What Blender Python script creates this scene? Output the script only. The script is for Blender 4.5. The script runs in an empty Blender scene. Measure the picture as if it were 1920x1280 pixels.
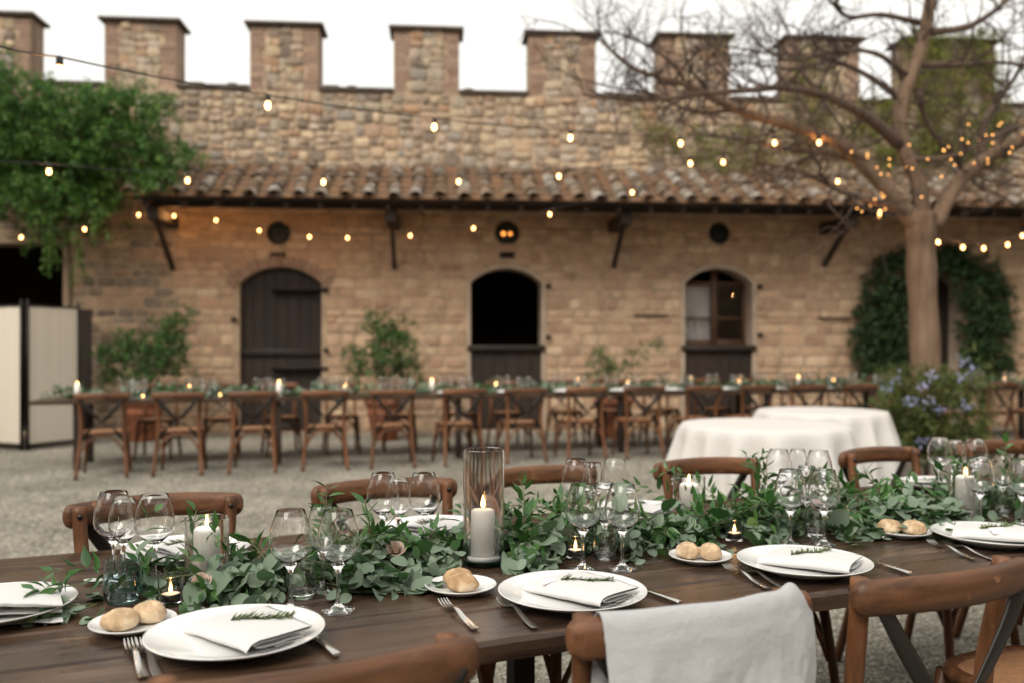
import bpy, math, random
import numpy as np
from mathutils import Vector, Matrix, noise

R = math.radians
rng = random.Random(7)
nrg = np.random.default_rng(11)
scene = bpy.context.scene
COL = scene.collection

# ------------------------------------------------------------------ camera, sky, sun, exposure
F, HY, CH = 1650.0, 655.0, 1.30           # focal length in photo pixels, horizon row, eye height
cam_data = bpy.data.cameras.new('camera')
cam = bpy.data.objects.new('camera', cam_data); COL.objects.link(cam)
cam.location = (0, 0, CH); cam.rotation_euler = (R(90), 0, 0)
cam_data.sensor_width = 36; cam_data.lens = 36 * F / 1920
cam_data.shift_y = (HY - 640) / 1920
cam_data.clip_start = 0.05; cam_data.clip_end = 3000
cam_data.dof.use_dof = True; cam_data.dof.focus_distance = 2.02; cam_data.dof.aperture_fstop = 2.2
scene.camera = cam

SUN_EL, SUN_AZ = 46.0, 152.0              # soft evening light from over the viewer's left shoulder
world = bpy.data.worlds.new('World'); scene.world = world; world.use_nodes = True
wn, wl = world.node_tree.nodes, world.node_tree.links
sky = wn.new('ShaderNodeTexSky'); sky.sky_type = 'NISHITA'; sky.sun_disc = False
sky.sun_elevation = R(SUN_EL); sky.sun_rotation = R(-SUN_AZ)
sky.air_density = 1.0; sky.dust_density = 4.0; sky.ozone_density = 1.0
hs = wn.new('ShaderNodeHueSaturation'); hs.inputs['Saturation'].default_value = 0.06
wl.new(sky.outputs[0], hs.inputs['Color'])
mxw = wn.new('ShaderNodeMix'); mxw.data_type = 'RGBA'; mxw.inputs[0].default_value = 0.72     # even white overcast over the clear sky
mxw.inputs[7].default_value = (4.8, 4.66, 4.32, 1)
wl.new(hs.outputs[0], mxw.inputs[6]); wl.new(mxw.outputs[2], wn['Background'].inputs['Color'])
wn['Background'].inputs['Strength'].default_value = 0.15
sun_data = bpy.data.lights.new('sun', 'SUN'); sun_data.energy = 1.35; sun_data.angle = R(32)
sun_data.color = (1.0, 0.90, 0.77)
sun = bpy.data.objects.new('sun', sun_data); COL.objects.link(sun)
_sd = Vector((-math.sin(R(SUN_AZ)) * math.cos(R(SUN_EL)), math.cos(R(SUN_AZ)) * math.cos(R(SUN_EL)), math.sin(R(SUN_EL))))
sun.rotation_euler = _sd.to_track_quat('Z', 'Y').to_euler()
sun.location = (0, 0, 20)
scene.view_settings.view_transform = 'Standard'; scene.view_settings.look = 'None'
scene.view_settings.gamma = 1.0; scene.view_settings.use_curve_mapping = False
scene.view_settings.exposure = 0.84
scene.cycles.use_denoising = True
scene.cycles.max_bounces = 11; scene.cycles.transmission_bounces = 11
scene.cycles.transparent_max_bounces = 12; scene.cycles.diffuse_bounces = 3; scene.cycles.glossy_bounces = 5
scene.cycles.sample_clamp_indirect = 6.0

# ------------------------------------------------------------------ helpers
def at(x, y, d):
    return Vector(((x - 960) / F * d, d, CH + (HY - y) / F * d))

def onz(x, y, z):
    d = (CH - z) * F / (y - HY)
    return at(x, y, d)

def link(o, parent=None):
    COL.objects.link(o)
    if parent is not None: o.parent = parent
    return o

def tag(o, label=None, cat=None, group=None, kind=None):
    if label: o['label'] = label
    if cat: o['category'] = cat
    if group: o['group'] = group
    if kind: o['kind'] = kind
    return o

def thing(name, label, cat, loc=(0, 0, 0), rz=0.0, group=None):
    o = bpy.data.objects.new(name, None); o.empty_display_size = 0.05
    o.location = loc; o.rotation_euler = (0, 0, rz)
    link(o); tag(o, label, cat, group); return o

def copy_tree(o, parent=None, loc=None, rz=None):
    c = o.copy(); link(c, parent)
    for k in ('label', 'group'):
        pass
    if loc is not None: c.location = loc
    if rz is not None: c.rotation_euler = (0, 0, rz)
    for ch in list(o.children): copy_tree(ch, c)
    return c

class MB:
    def __init__(s): s.v = []; s.f = []
    def add(s, vs, fs):
        b = len(s.v); s.v += [tuple(v) for v in vs]; s.f += [tuple(i + b for i in f) for f in fs]; return s
    def box(s, x0, x1, y0, y1, z0, z1):
        return s.add([(x0,y0,z0),(x1,y0,z0),(x1,y1,z0),(x0,y1,z0),(x0,y0,z1),(x1,y0,z1),(x1,y1,z1),(x0,y1,z1)],
                     [(0,3,2,1),(4,5,6,7),(0,1,5,4),(1,2,6,5),(2,3,7,6),(3,0,4,7)])
    def cbox(s, x0, x1, y0, y1, z0, z1, c=0.004):
        # chamfered box (all 12 edges)
        vs = []; idx = {}
        xs, ys, zs = (x0, x1), (y0, y1), (z0, z1)
        for i in (0, 1):
            for j in (0, 1):
                for k in (0, 1):
                    sx, sy, sz = (1, -1)[i], (1, -1)[j], (1, -1)[k]
                    idx[i,j,k,'x'] = len(vs); vs.append((xs[i], ys[j] + sy*c, zs[k] + sz*c))
                    idx[i,j,k,'y'] = len(vs); vs.append((xs[i] + sx*c, ys[j], zs[k] + sz*c))
                    idx[i,j,k,'z'] = len(vs); vs.append((xs[i] + sx*c, ys[j] + sy*c, zs[k]))
        fs = []
        def quad(a, b, c_, d, n):
            p = [Vector(vs[q]) for q in (a, b, c_, d)]
            if (p[1]-p[0]).cross(p[2]-p[0]).dot(n) < 0: fs.append((d, c_, b, a))
            else: fs.append((a, b, c_, d))
        for i in (0, 1):
            n = Vector(((-1, 1)[i], 0, 0)); quad(idx[i,0,0,'x'], idx[i,1,0,'x'], idx[i,1,1,'x'], idx[i,0,1,'x'], n)
            n = Vector((0, (-1, 1)[i], 0)); quad(idx[0,i,0,'y'], idx[1,i,0,'y'], idx[1,i,1,'y'], idx[0,i,1,'y'], n)
            n = Vector((0, 0, (-1, 1)[i])); quad(idx[0,0,i,'z'], idx[1,0,i,'z'], idx[1,1,i,'z'], idx[0,1,i,'z'], n)
            for j in (0, 1):
                si, sj = (-1, 1)[i], (-1, 1)[j]
                quad(idx[i,j,0,'x'], idx[i,j,1,'x'], idx[i,j,1,'y'], idx[i,j,0,'y'], Vector((si, sj, 0)))
                quad(idx[i,0,j,'x'], idx[i,1,j,'x'], idx[i,1,j,'z'], idx[i,0,j,'z'], Vector((si, 0, sj)))
                quad(idx[0,i,j,'y'], idx[1,i,j,'y'], idx[1,i,j,'z'], idx[0,i,j,'z'], Vector((0, si, sj)))
                for k in (0, 1):
                    t = (idx[i,j,k,'x'], idx[i,j,k,'y'], idx[i,j,k,'z']); sk = (-1, 1)[k]
                    p = [Vector(vs[q]) for q in t]
                    fs.append(t if (p[1]-p[0]).cross(p[2]-p[0]).dot(Vector((si, sj, sk))) > 0 else t[::-1])
        return s.add(vs, fs)
    def sweep(s, pts, secs, n=8, up=(0, 0, 1), cap=True, power=2.0):
        # sections: (half width across up, half height along up), superellipse
        pts = [Vector(p) for p in pts]; up = Vector(up); m = len(pts)
        if not isinstance(secs, (list, tuple)) : secs = [(secs, secs)] * m
        if len(secs) == 2 and not isinstance(secs[0], (list, tuple)): secs = [tuple(secs)] * m
        secs = [(q, q) if not isinstance(q, (list, tuple)) else q for q in secs]
        vs = []; rnd = all(abs(a-b) < 1e-9 for a, b in secs); prev = None
        for i, p in enumerate(pts):
            t = (pts[min(i+1, m-1)] - pts[max(i-1, 0)]).normalized()
            if rnd and prev is not None: sd = prev - t*prev.dot(t)
            else:
                sd = t.cross(up)
                if sd.length < .15 and rnd: sd = t.cross(Vector((0, 1, 0)))
            if sd.length < 1e-4: sd = t.cross(Vector((1, 0, 0.01)))
            sd.normalize(); u2 = sd.cross(t).normalized(); prev = sd
            for k in range(n):
                a = 2*math.pi*(k + 0.5)/n; ca, sa = math.cos(a), math.sin(a)
                e = 2.0/power
                vs.append(p + sd*(secs[i][0]*math.copysign(abs(ca)**e, ca)) + u2*(secs[i][1]*math.copysign(abs(sa)**e, sa)))
        fs = []
        for i in range(m-1):
            for k in range(n):
                a, b = i*n + k, i*n + (k+1) % n
                fs.append((a, a+n, b+n, b))
        if cap:
            fs.append(tuple(range(n))); fs.append(tuple((m-1)*n + k for k in range(n-1, -1, -1)))
        return s.add(vs, fs)
    def lathe(s, prof, n=32, c=(0, 0, 0)):
        # profile (r, z); r==0 becomes one vertex
        vs = []; rings = []
        for r, z in prof:
            if r < 1e-6: rings.append([len(vs)]); vs.append((c[0], c[1], c[2]+z))
            else:
                rings.append(list(range(len(vs), len(vs)+n)))
                for k in range(n):
                    a = 2*math.pi*k/n; vs.append((c[0]+r*math.cos(a), c[1]+r*math.sin(a), c[2]+z))
        fs = []
        for A, B in zip(rings[:-1], rings[1:]):
            for k in range(n):
                k2 = (k+1) % n
                if len(A) == 1 and len(B) == 1: continue
                if len(A) == 1: fs.append((A[0], B[k2], B[k]))
                elif len(B) == 1: fs.append((A[k], A[k2], B[0]))
                else: fs.append((A[k], A[k2], B[k2], B[k]))
        return s.add(vs, fs)
    def grid(s, fn, nu, nv, wrap=False):
        vs = [fn(i/(nu if wrap else nu-1), j/(nv-1)) for j in range(nv) for i in range(nu)]
        fs = []
        for j in range(nv-1):
            for i in range(nu if wrap else nu-1):
                a, b = j*nu + i, j*nu + (i+1) % nu
                fs.append((a, b, b+nu, a+nu))
        return s.add(vs, fs)
    def mesh(s, name, smooth=True):
        me = bpy.data.meshes.new(name); me.from_pydata(s.v, [], s.f); me.validate()
        if smooth: me.polygons.foreach_set('use_smooth', [True]*len(me.polygons))
        me.update(); return me
    def build(s, name, mat, parent=None, smooth=True, auto=None):
        me = s.mesh(name, smooth); me.materials.append(mat)
        if auto: me.set_sharp_from_angle(angle=R(auto))
        return link(bpy.data.objects.new(name, me), parent)

def obj_from(me, name, parent=None, loc=(0, 0, 0), rot=(0, 0, 0), scale=(1, 1, 1)):
    o = bpy.data.objects.new(name, me); o.location = loc; o.rotation_euler = rot; o.scale = scale
    return link(o, parent)

def np_mesh(name, V, Fc, mat, smooth=False):
    """V (n,3) array, Fc (m,k) array of equal-size faces"""
    me = bpy.data.meshes.new(name); n, (m, k) = len(V), Fc.shape
    me.vertices.add(n); me.vertices.foreach_set('co', V.astype(np.float32).ravel())
    me.loops.add(m*k); me.loops.foreach_set('vertex_index', Fc.astype(np.int32).ravel())
    me.polygons.add(m)
    me.polygons.foreach_set('loop_start', np.arange(0, m*k, k, dtype=np.int32))
    me.polygons.foreach_set('loop_total', np.full(m, k, dtype=np.int32))
    if smooth: me.polygons.foreach_set('use_smooth', np.ones(m, dtype=bool))
    me.update(calc_edges=True); me.materials.append(mat); return me

def mass(name, tv, tf, pos, ax, nr, size, mat, smooth=False):
    """many copies of one triangle template: x axis -> ax, z axis -> nr"""
    pos, ax, nr = np.asarray(pos, float), np.asarray(ax, float), np.asarray(nr, float)
    size = np.asarray(size, float)
    if size.ndim == 1: size = np.stack([size]*3, 1)
    ax = ax/np.linalg.norm(ax, axis=1, keepdims=True)
    sd = np.cross(nr, ax); sd /= np.linalg.norm(sd, axis=1, keepdims=True) + 1e-9
    nn = np.cross(ax, sd)
    Rm = np.stack([ax, sd, nn], axis=2)                       # columns
    V = np.einsum('nij,nkj->nki', Rm, tv[None]*size[:, None, :]) + pos[:, None, :]
    N, K = len(pos), len(tv)
    Fc = (tf[None] + (np.arange(N)*K)[:, None, None]).reshape(-1, tf.shape[1])
    return np_mesh(name, V.reshape(-1, 3), Fc, mat, smooth)

def basis_matrix(pos, ax, nr, size):
    ax = Vector(ax).normalized(); sd = Vector(nr).cross(ax).normalized(); nn = ax.cross(sd)
    m = Matrix(((ax[0], sd[0], nn[0], 0), (ax[1], sd[1], nn[1], 0), (ax[2], sd[2], nn[2], 0), (0, 0, 0, 1)))
    return Matrix.Translation(Vector(pos)) @ m @ Matrix.Diagonal((size, size, size, 1))

# ------------------------------------------------------------------ materials
def new_mat(name):
    m = bpy.data.materials.new(name); m.use_nodes = True
    return m, m.node_tree.nodes, m.node_tree.links, m.node_tree.nodes['Principled BSDF']

def setin(b, **kw):
    names = {'rough': 'Roughness', 'metal': 'Metallic', 'spec': 'Specular IOR Level', 'trans': 'Transmission Weight', 'ior': 'IOR',
             'sub': 'Subsurface Weight', 'coat': 'Coat Weight', 'sheen': 'Sheen Weight', 'emis': 'Emission Strength'}
    for k, v in kw.items(): b.inputs[names[k]].default_value = v

def rand_value(n, l, isl=True):
    oi = n.new('ShaderNodeObjectInfo')
    if not isl: return oi.outputs['Random']
    g = n.new('ShaderNodeNewGeometry')
    a = n.new('ShaderNodeMath'); a.operation = 'ADD'
    l.new(oi.outputs['Random'], a.inputs[0]); l.new(g.outputs['Random Per Island'], a.inputs[1])
    fr = n.new('ShaderNodeMath'); fr.operation = 'FRACT'; l.new(a.outputs[0], fr.inputs[0])
    return fr.outputs[0]

def ramp(n, l, fac, stops):
    r = n.new('ShaderNodeValToRGB'); e = r.color_ramp.elements
    while len(e) < len(stops): e.new(0.5)
    for q, (p, c) in zip(e, stops): q.position = p; q.color = (*c, 1)
    l.new(fac, r.inputs['Fac']); return r.outputs['Color']

def noise_tex(n, l, vec, scale, detail=4, rough=0.55, mapping=None):
    t = n.new('ShaderNodeTexNoise'); t.inputs['Scale'].default_value = scale
    t.inputs['Detail'].default_value = detail; t.inputs['Roughness'].default_value = rough
    if mapping:
        mp = n.new('ShaderNodeMapping'); mp.inputs['Scale'].default_value = mapping
        l.new(vec, mp.inputs['Vector']); vec = mp.outputs[0]
    l.new(vec, t.inputs['Vector']); return t.outputs['Fac']

def mixc(n, l, fac, a, b, mode='MIX'):
    m = n.new('ShaderNodeMix'); m.data_type = 'RGBA'; m.blend_type = mode
    if isinstance(fac, (int, float)): m.inputs[0].default_value = fac
    else: l.new(fac, m.inputs[0])
    for s, i in ((a, 6), (b, 7)):
        if isinstance(s, tuple): m.inputs[i].default_value = (*s, 1)
        else: l.new(s, m.inputs[i])
    return m.outputs[2]

def bump(n, l, b, h, strength, dist):
    bp = n.new('ShaderNodeBump'); bp.inputs['Strength'].default_value = strength; bp.inputs['Distance'].default_value = dist
    l.new(h, bp.inputs['Height']); l.new(bp.outputs[0], b.inputs['Normal'])

def coords(n, kind='world'):
    if kind == 'world': return n.new('ShaderNodeNewGeometry').outputs['Position']
    return n.new('ShaderNodeTexCoord').outputs['Object']

def varied(name, stops, rough=0.8, nscale=12, namt=0.35, bscale=40, bstr=0.4, bdist=0.004, spec=0.3, isl=True, kind='world', extra=None, **kw):
    """colour per piece from a ramp, mottled by noise, relief by bump"""
    m, n, l, b = new_mat(name)
    col = ramp(n, l, rand_value(n, l, isl), stops)
    c = coords(n, kind)
    f = noise_tex(n, l, c, nscale, 5)
    g = ramp(n, l, f, [(0.25, (1-namt,)*3), (0.75, (1+namt*0.5,)*3)])
    col = mixc(n, l, 1.0, col, g, 'MULTIPLY')
    if extra:
        for sc, lo, hi, cc in extra:
            q = noise_tex(n, l, c, sc, 6, 0.65)
            qq = ramp(n, l, q, [(lo, (0, 0, 0)), (hi, (1, 1, 1))])
            col = mixc(n, l, qq, col, cc)
    l.new(col, b.inputs['Base Color'])
    setin(b, rough=rough, spec=spec, **kw)
    if bstr: bump(n, l, b, noise_tex(n, l, c, bscale, 6, 0.6), bstr, bdist)
    return m

def wood(name, dark, light, rough=0.45, grain=(3, 45, 45), spec=0.4, isl=False, bstr=0.25, wear=None, coat=0.0):
    m, n, l, b = new_mat(name)
    tc = n.new('ShaderNodeTexCoord'); oi = n.new('ShaderNodeObjectInfo')
    off = n.new('ShaderNodeVectorMath'); off.operation = 'ADD'
    sc = n.new('ShaderNodeVectorMath'); sc.operation = 'SCALE'; sc.inputs['Scale'].default_value = 37.0
    cb = n.new('ShaderNodeCombineXYZ')
    for i in range(3): l.new(oi.outputs['Random'], cb.inputs[i])
    l.new(cb.outputs[0], sc.inputs[0]); l.new(tc.outputs['Object'], off.inputs[0]); l.new(sc.outputs[0], off.inputs[1])
    f1 = noise_tex(n, l, off.outputs[0], 1.0, 6, 0.6, grain)
    f2 = noise_tex(n, l, off.outputs[0], 2.2, 3, 0.5)
    mx = n.new('ShaderNodeMath'); mx.operation = 'MULTIPLY_ADD'; mx.inputs[1].default_value = 0.45
    l.new(f2, mx.inputs[0]); 
    sub = n.new('ShaderNodeMath'); sub.operation = 'MULTIPLY'; sub.inputs[1].default_value = 0.6; l.new(f1, sub.inputs[0])
    l.new(sub.outputs[0], mx.inputs[2])
    col = ramp(n, l, mx.outputs[0], [(0.36, dark), (0.68, light)])
    hsv = n.new('ShaderNodeHueSaturation'); mr = n.new('ShaderNodeMapRange')
    l.new(oi.outputs['Random'], mr.inputs[0]); mr.inputs[3].default_value = 0.78; mr.inputs[4].default_value = 1.2
    l.new(mr.outputs[0], hsv.inputs['Value']); l.new(col, hsv.inputs['Color']); col = hsv.outputs[0]
    if wear:
        q = noise_tex(n, l, off.outputs[0], wear[0], 6, 0.7, wear[3] if len(wear) > 3 else None)
        col = mixc(n, l, ramp(n, l, q, [(wear[1], (0, 0, 0)), (min(0.99, wear[1]+0.1), (1, 1, 1))]), col, wear[2])
    l.new(col, b.inputs['Base Color'])
    rr = ramp(n, l, f1, [(0.3, (rough*0.8,)*3), (0.8, (min(1, rough*1.35),)*3)])
    l.new(rr, b.inputs['Roughness']); setin(b, spec=spec, coat=coat)
    bump(n, l, b, f1, bstr, 0.002)
    return m

def plain(name, col, rough=0.5, **kw):
    m, n, l, b = new_mat(name); b.inputs['Base Color'].default_value = (*col, 1); setin(b, rough=rough, **kw); return m

def emit(name, col, s):
    m, n, l, b = new_mat(name); b.inputs['Base Color'].default_value = (*col, 1)
    b.inputs['Emission Color'].default_value = (*col, 1); setin(b, emis=s, rough=0.3); return m

def glassy(name, col=(1, 1, 1), ior=1.48, rough=0.0):
    m, n, l, b = new_mat(name); b.inputs['Base Color'].default_value = (*col, 1)
    setin(b, trans=1.0, ior=ior, rough=rough); return m

def leafmat(name, stops, rough=0.5, trans=0.25, spec=0.35, back=None):
    m, n, l, b = new_mat(name)
    col = ramp(n, l, rand_value(n, l), stops)
    if back:
        g = n.new('ShaderNodeNewGeometry'); col = mixc(n, l, g.outputs['Backfacing'], col, back)
    l.new(col, b.inputs['Base Color']); setin(b, rough=rough, spec=spec)
    tr = n.new('ShaderNodeBsdfTranslucent'); l.new(col, tr.inputs['Color'])
    mx = n.new('ShaderNodeMixShader'); mx.inputs[0].default_value = trans
    l.new(b.outputs[0], mx.inputs[1]); l.new(tr.outputs[0], mx.inputs[2])
    l.new(mx.outputs[0], n['Material Output'].inputs['Surface']); return m

def cloth(name, col, scale=900, bstr=0.25, crease=True):
    m, n, l, b = new_mat(name)
    tc = n.new('ShaderNodeTexCoord').outputs['Object']
    f = noise_tex(n, l, tc, scale, 2, 0.5)
    g = ramp(n, l, f, [(0.3, tuple(c*0.86 for c in col)), (0.7, col)])
    l.new(g, b.inputs['Base Color']); setin(b, rough=0.9, spec=0.15, sheen=0.2)
    if crease:
        c2 = noise_tex(n, l, tc, 22, 5, 0.55)
        ad = n.new('ShaderNodeMath'); ad.operation = 'MULTIPLY_ADD'; ad.inputs[1].default_value = 0.12
        l.new(f, ad.inputs[0]); l.new(c2, ad.inputs[2]); f = ad.outputs[0]
    wv = n.new('ShaderNodeTexWave'); wv.inputs['Scale'].default_value = 130; wv.inputs['Distortion'].default_value = 1.5; l.new(tc, wv.inputs['Vector'])
    ad2 = n.new('ShaderNodeMath'); ad2.operation = 'MULTIPLY_ADD'; ad2.inputs[1].default_value = 0.05; l.new(wv.outputs['Fac'], ad2.inputs[0]); l.new(f, ad2.inputs[2])
    bump(n, l, b, ad2.outputs[0], bstr, 0.008)
    return m

MAT = {}
MAT['rubble'] = varied('rubble_stone', [(0.0, (.17,.13,.10)), (.2, (.32,.245,.175)), (.4, (.43,.33,.22)), (.55, (.25,.22,.185)), (.7, (.50,.39,.26)), (.85, (.36,.22,.13)), (1, (.43,.37,.305))],
    nscale=9, namt=.35, bscale=30, bstr=.8, bdist=.012, extra=[(7, .62, .74, (.14,.115,.09)), (16, .60, .72, (.50,.45,.36))])
MAT['coursed'] = varied('coursed_stone', [(0, (.34,.22,.145)), (.3, (.45,.305,.20)), (.55, (.52,.37,.245)), (.75, (.39,.26,.17)), (.9, (.56,.42,.285)), (1, (.43,.275,.175))],
    nscale=7, namt=.28, bscale=26, bstr=.7, bdist=.01, extra=[(3, .62, .78, (.20,.14,.10))])
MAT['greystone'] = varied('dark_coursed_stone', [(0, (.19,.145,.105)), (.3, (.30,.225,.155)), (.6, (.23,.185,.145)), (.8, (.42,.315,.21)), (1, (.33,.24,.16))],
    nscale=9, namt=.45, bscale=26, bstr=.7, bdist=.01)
MAT['mortar'] = varied('mortar', [(0, (.42,.31,.21)), (1, (.42,.31,.21))], nscale=4, namt=.4, bscale=35, bstr=.8, bdist=.012, extra=[(2.2, .55, .75, (.17,.135,.10))])
MAT['brick'] = varied('merlon_brick', [(0, (.25,.16,.115)), (.4, (.33,.215,.155)), (.7, (.29,.20,.15)), (1, (.40,.27,.19))], nscale=20, namt=.35, bscale=60, bstr=.5)
MAT['cap'] = varied('cap_stone', [(0, (.075,.058,.046)), (1, (.12,.092,.07))], nscale=10, namt=.5, bscale=40, bstr=.6)
MAT['tile'] = varied('roof_tile', [(0, (.10,.065,.042)), (.2, (.19,.115,.065)), (.4, (.13,.095,.07)), (.55, (.235,.15,.085)), (.7, (.24,.21,.17)), (.85, (.17,.115,.07)), (1, (.34,.31,.27))],
    nscale=14, namt=.5, bscale=45, bstr=.7, bdist=.008, extra=[(5, .55, .66, (.11,.085,.06)), (7.5, .57, .68, (.48,.45,.40)), (9, .63, .72, (.26,.15,.04))])
MAT['pan'] = varied('pan_tile', [(0, (.12,.068,.04)), (.5, (.19,.10,.052)), (1, (.15,.09,.055))], nscale=14, namt=.5, bscale=45, bstr=.7, bdist=.008,
    extra=[(5, .5, .64, (.10,.075,.05)), (8, .58, .70, (.32,.17,.045))])
MAT['darkwood'] = wood('dark_timber', (.012,.008,.006), (.035,.022,.015), 0.7, (30, 30, 2))
MAT['doorwood'] = wood('door_timber', (.012,.0075,.0055), (.032,.019,.013), 0.65, (25, 25, 1.5))
MAT['framewood'] = wood('window_timber', (.06,.028,.016), (.11,.055,.03), 0.55, (20, 20, 2))
MAT['plaster'] = varied('pale_surround', [(0, (.44,.35,.27)), (1, (.44,.35,.27))], nscale=5, namt=.25, bscale=30, bstr=.3)
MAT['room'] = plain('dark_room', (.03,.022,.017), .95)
MAT['iron'] = plain('dark_iron', (.016,.013,.011), .55, metal=.6)
MAT['table'] = wood('table_plank', (.009,.0046,.0026), (.070,.040,.024), 0.29, (2.2, 38, 38), spec=.45, bstr=.35, wear=(1.6, .57, (.125,.082,.056), (1.2, 9, 9)))
MAT['tableedge'] = wood('table_edge', (.03,.016,.009), (.10,.055,.03), 0.6, (3, 30, 30), wear=(9.0, .58, (.34,.20,.09), (.6, 1, 1)))
MAT['chair'] = wood('chair_wood', (.044,.0165,.0065), (.195,.079,.031), 0.50, (48, 48, 3), spec=.4, bstr=.25, wear=(16, .60, (.27,.135,.06)))
MAT['chairrail'] = wood('chair_rail_wood', (.042,.0165,.007), (.175,.074,.031), 0.52, (3, 60, 60), spec=.4, bstr=.25, wear=(13, .60, (.28,.14,.065)))
MAT['cane'] = varied('seat_cane', [(0, (.30,.155,.075)), (1, (.36,.19,.10))], nscale=60, namt=.3, bscale=200, bstr=.3, bdist=.002, kind='object')
MAT['strap'] = plain('dark_strap', (.017,.014,.012), .42, metal=.35)
MAT['bolt'] = plain('bolt', (.05,.04,.035), .35, metal=.9)
MAT['porcelain'] = varied('porcelain', [(0, (.70,.70,.69)), (1, (.73,.73,.72))], rough=.16, nscale=60, namt=.04, bscale=18, bstr=.06, bdist=.002, spec=.5, kind='object', coat=.4)
MAT['steel'] = plain('steel', (.62,.60,.57), .16, metal=1.0)
MAT['linen'] = cloth('napkin_linen', (.64,.635,.63))
MAT['drape'] = cloth('drape_linen', (.44,.45,.46), 700, .8)
MAT['tablecloth'] = cloth('tablecloth_linen', (.62,.61,.59), 500, .3)
MAT['screen'] = cloth('screen_linen', (.68,.62,.52), 350, .3)
MAT['glass'] = glassy('clear_glass')
MAT['aqua'] = glassy('aqua_glass', (.80,.93,.96), 1.48)
MAT['teal'] = glassy('teal_glass', (.10,.48,.56), 1.5)
MAT['wax'] = plain('candle_wax', (.86,.83,.78), .55, sub=.35); MAT['wax'].node_tree.nodes['Principled BSDF'].inputs['Subsurface Radius'].default_value = (.02,.012,.008)
MAT['sand'] = varied('white_sand', [(0, (.76,.75,.73)), (1, (.76,.75,.73))], nscale=300, namt=.15, bscale=400, bstr=.3)
MAT['alu'] = plain('tealight_cup', (.06,.055,.05), .35, metal=.7)
MAT['flame'] = emit('flame', (1.0,.52,.17), 9.0)
MAT['wick'] = plain('wick', (.01,.01,.01), .9)
def bulb_mat():
    m, n, l, b = new_mat('lit_bulb'); n.remove(b)
    em = n.new('ShaderNodeEmission'); em.inputs['Color'].default_value = (1.0, .50, .17, 1); em.inputs['Strength'].default_value = 4.0
    tr = n.new('ShaderNodeBsdfTransparent'); ad = n.new('ShaderNodeAddShader')
    l.new(em.outputs[0], ad.inputs[0]); l.new(tr.outputs[0], ad.inputs[1]); l.new(ad.outputs[0], n['Material Output'].inputs['Surface']); return m
MAT['bulb'] = bulb_mat()
MAT['fairy'] = emit('lit_fairy_bulb', (1.0,.45,.12), 4.0)
MAT['cable'] = plain('black_cable', (.012,.012,.012), .6)
MAT['crust'] = varied('bread_crust', [(0, (.44,.28,.15)), (.5, (.60,.44,.28)), (1, (.52,.35,.20))], rough=.8, nscale=38, namt=.4, bscale=110, bstr=.7, bdist=.004, spec=.15, kind='object', extra=[(26, .50, .66, (.70,.58,.42))])
MAT['bark'] = varied('bark', [(0, (.21,.145,.10)), (1, (.21,.145,.10))], nscale=9, namt=.5, bscale=30, bstr=.9, bdist=.015, isl=False, extra=[(5, .55, .75, (.31,.235,.175))])
MAT['treebark'] = wood('tree_bark', (.085,.054,.036), (.215,.148,.10), .85, (16, 16, 2.2), spec=.15, bstr=1.0)
MAT['limb'] = varied('backlit_bark', [(0, (.10,.066,.048)), (1, (.10,.066,.048))], nscale=9, namt=.5, bscale=30, bstr=.9, bdist=.015, isl=False, extra=[(5, .55, .75, (.14,.10,.072))])  # tree bark darkened, backlit shade of the upper branches put into the colour
MAT['twig'] = plain('twig', (.045,.027,.019), .8)
MAT['terracotta'] = varied('terracotta', [(0, (.24,.088,.045)), (1, (.24,.088,.045))], nscale=8, namt=.4, bscale=40, bstr=.4, extra=[(6, .56, .72, (.36,.25,.19))])
MAT['soil'] = varied('soil', [(0, (.03,.022,.015)), (1, (.03,.022,.015))], nscale=30, namt=.5, bscale=60, bstr=1)
MAT['euca'] = leafmat('eucalyptus_leaf', [(0, (.030,.095,.022)), (.3, (.075,.165,.055)), (.5, (.12,.215,.115)), (.7, (.055,.145,.032)), (.88, (.165,.25,.165)), (1, (.13,.21,.05))], .42, .25, back=(.18,.245,.175))
MAT['ruscus'] = leafmat('ruscus_leaf', [(0, (.022,.08,.016)), (.5, (.042,.125,.026)), (1, (.075,.165,.04))], .32, .2, .5)
MAT['vine'] = leafmat('vine_leaf', [(0, (.022,.07,.014)), (.35, (.045,.125,.024)), (.7, (.085,.19,.036)), (1, (.17,.28,.06))], .55, .4)
MAT['ivy'] = leafmat('ivy_leaf', [(0, (.012,.032,.011)), (.5, (.024,.058,.018)), (1, (.045,.09,.028))], .45, .2)
MAT['walivy'] = leafmat('wall_creeper_leaf', [(0, (.13,.15,.03)), (.4, (.22,.22,.045)), (.8, (.10,.16,.03)), (1, (.32,.27,.07))], .6, .3)
MAT['bush'] = leafmat('bush_leaf', [(0, (.03,.055,.012)), (.4, (.06,.095,.02)), (.8, (.11,.14,.032)), (1, (.16,.165,.045))], .55, .3)
MAT['potleaf'] = leafmat('pot_plant_leaf', [(0, (.022,.065,.016)), (.5, (.045,.115,.028)), (1, (.10,.17,.04))], .5, .3)
MAT['flower'] = leafmat('blue_flower', [(0, (.25,.28,.46)), (1, (.36,.39,.56))], .6, .3)
MAT['rose'] = leafmat('blush_rose', [(0, (.62,.46,.38)), (1, (.72,.58,.50))], .6, .3)
MAT['stem'] = plain('green_stem', (.10,.12,.045), .6)
MAT['rosemary'] = leafmat('rosemary_needle', [(0, (.06,.10,.03)), (.6, (.10,.14,.05)), (1, (.17,.19,.08))], .5, .15)
MAT['paper'] = plain('paper_card', (.80,.79,.77), .7)
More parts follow.
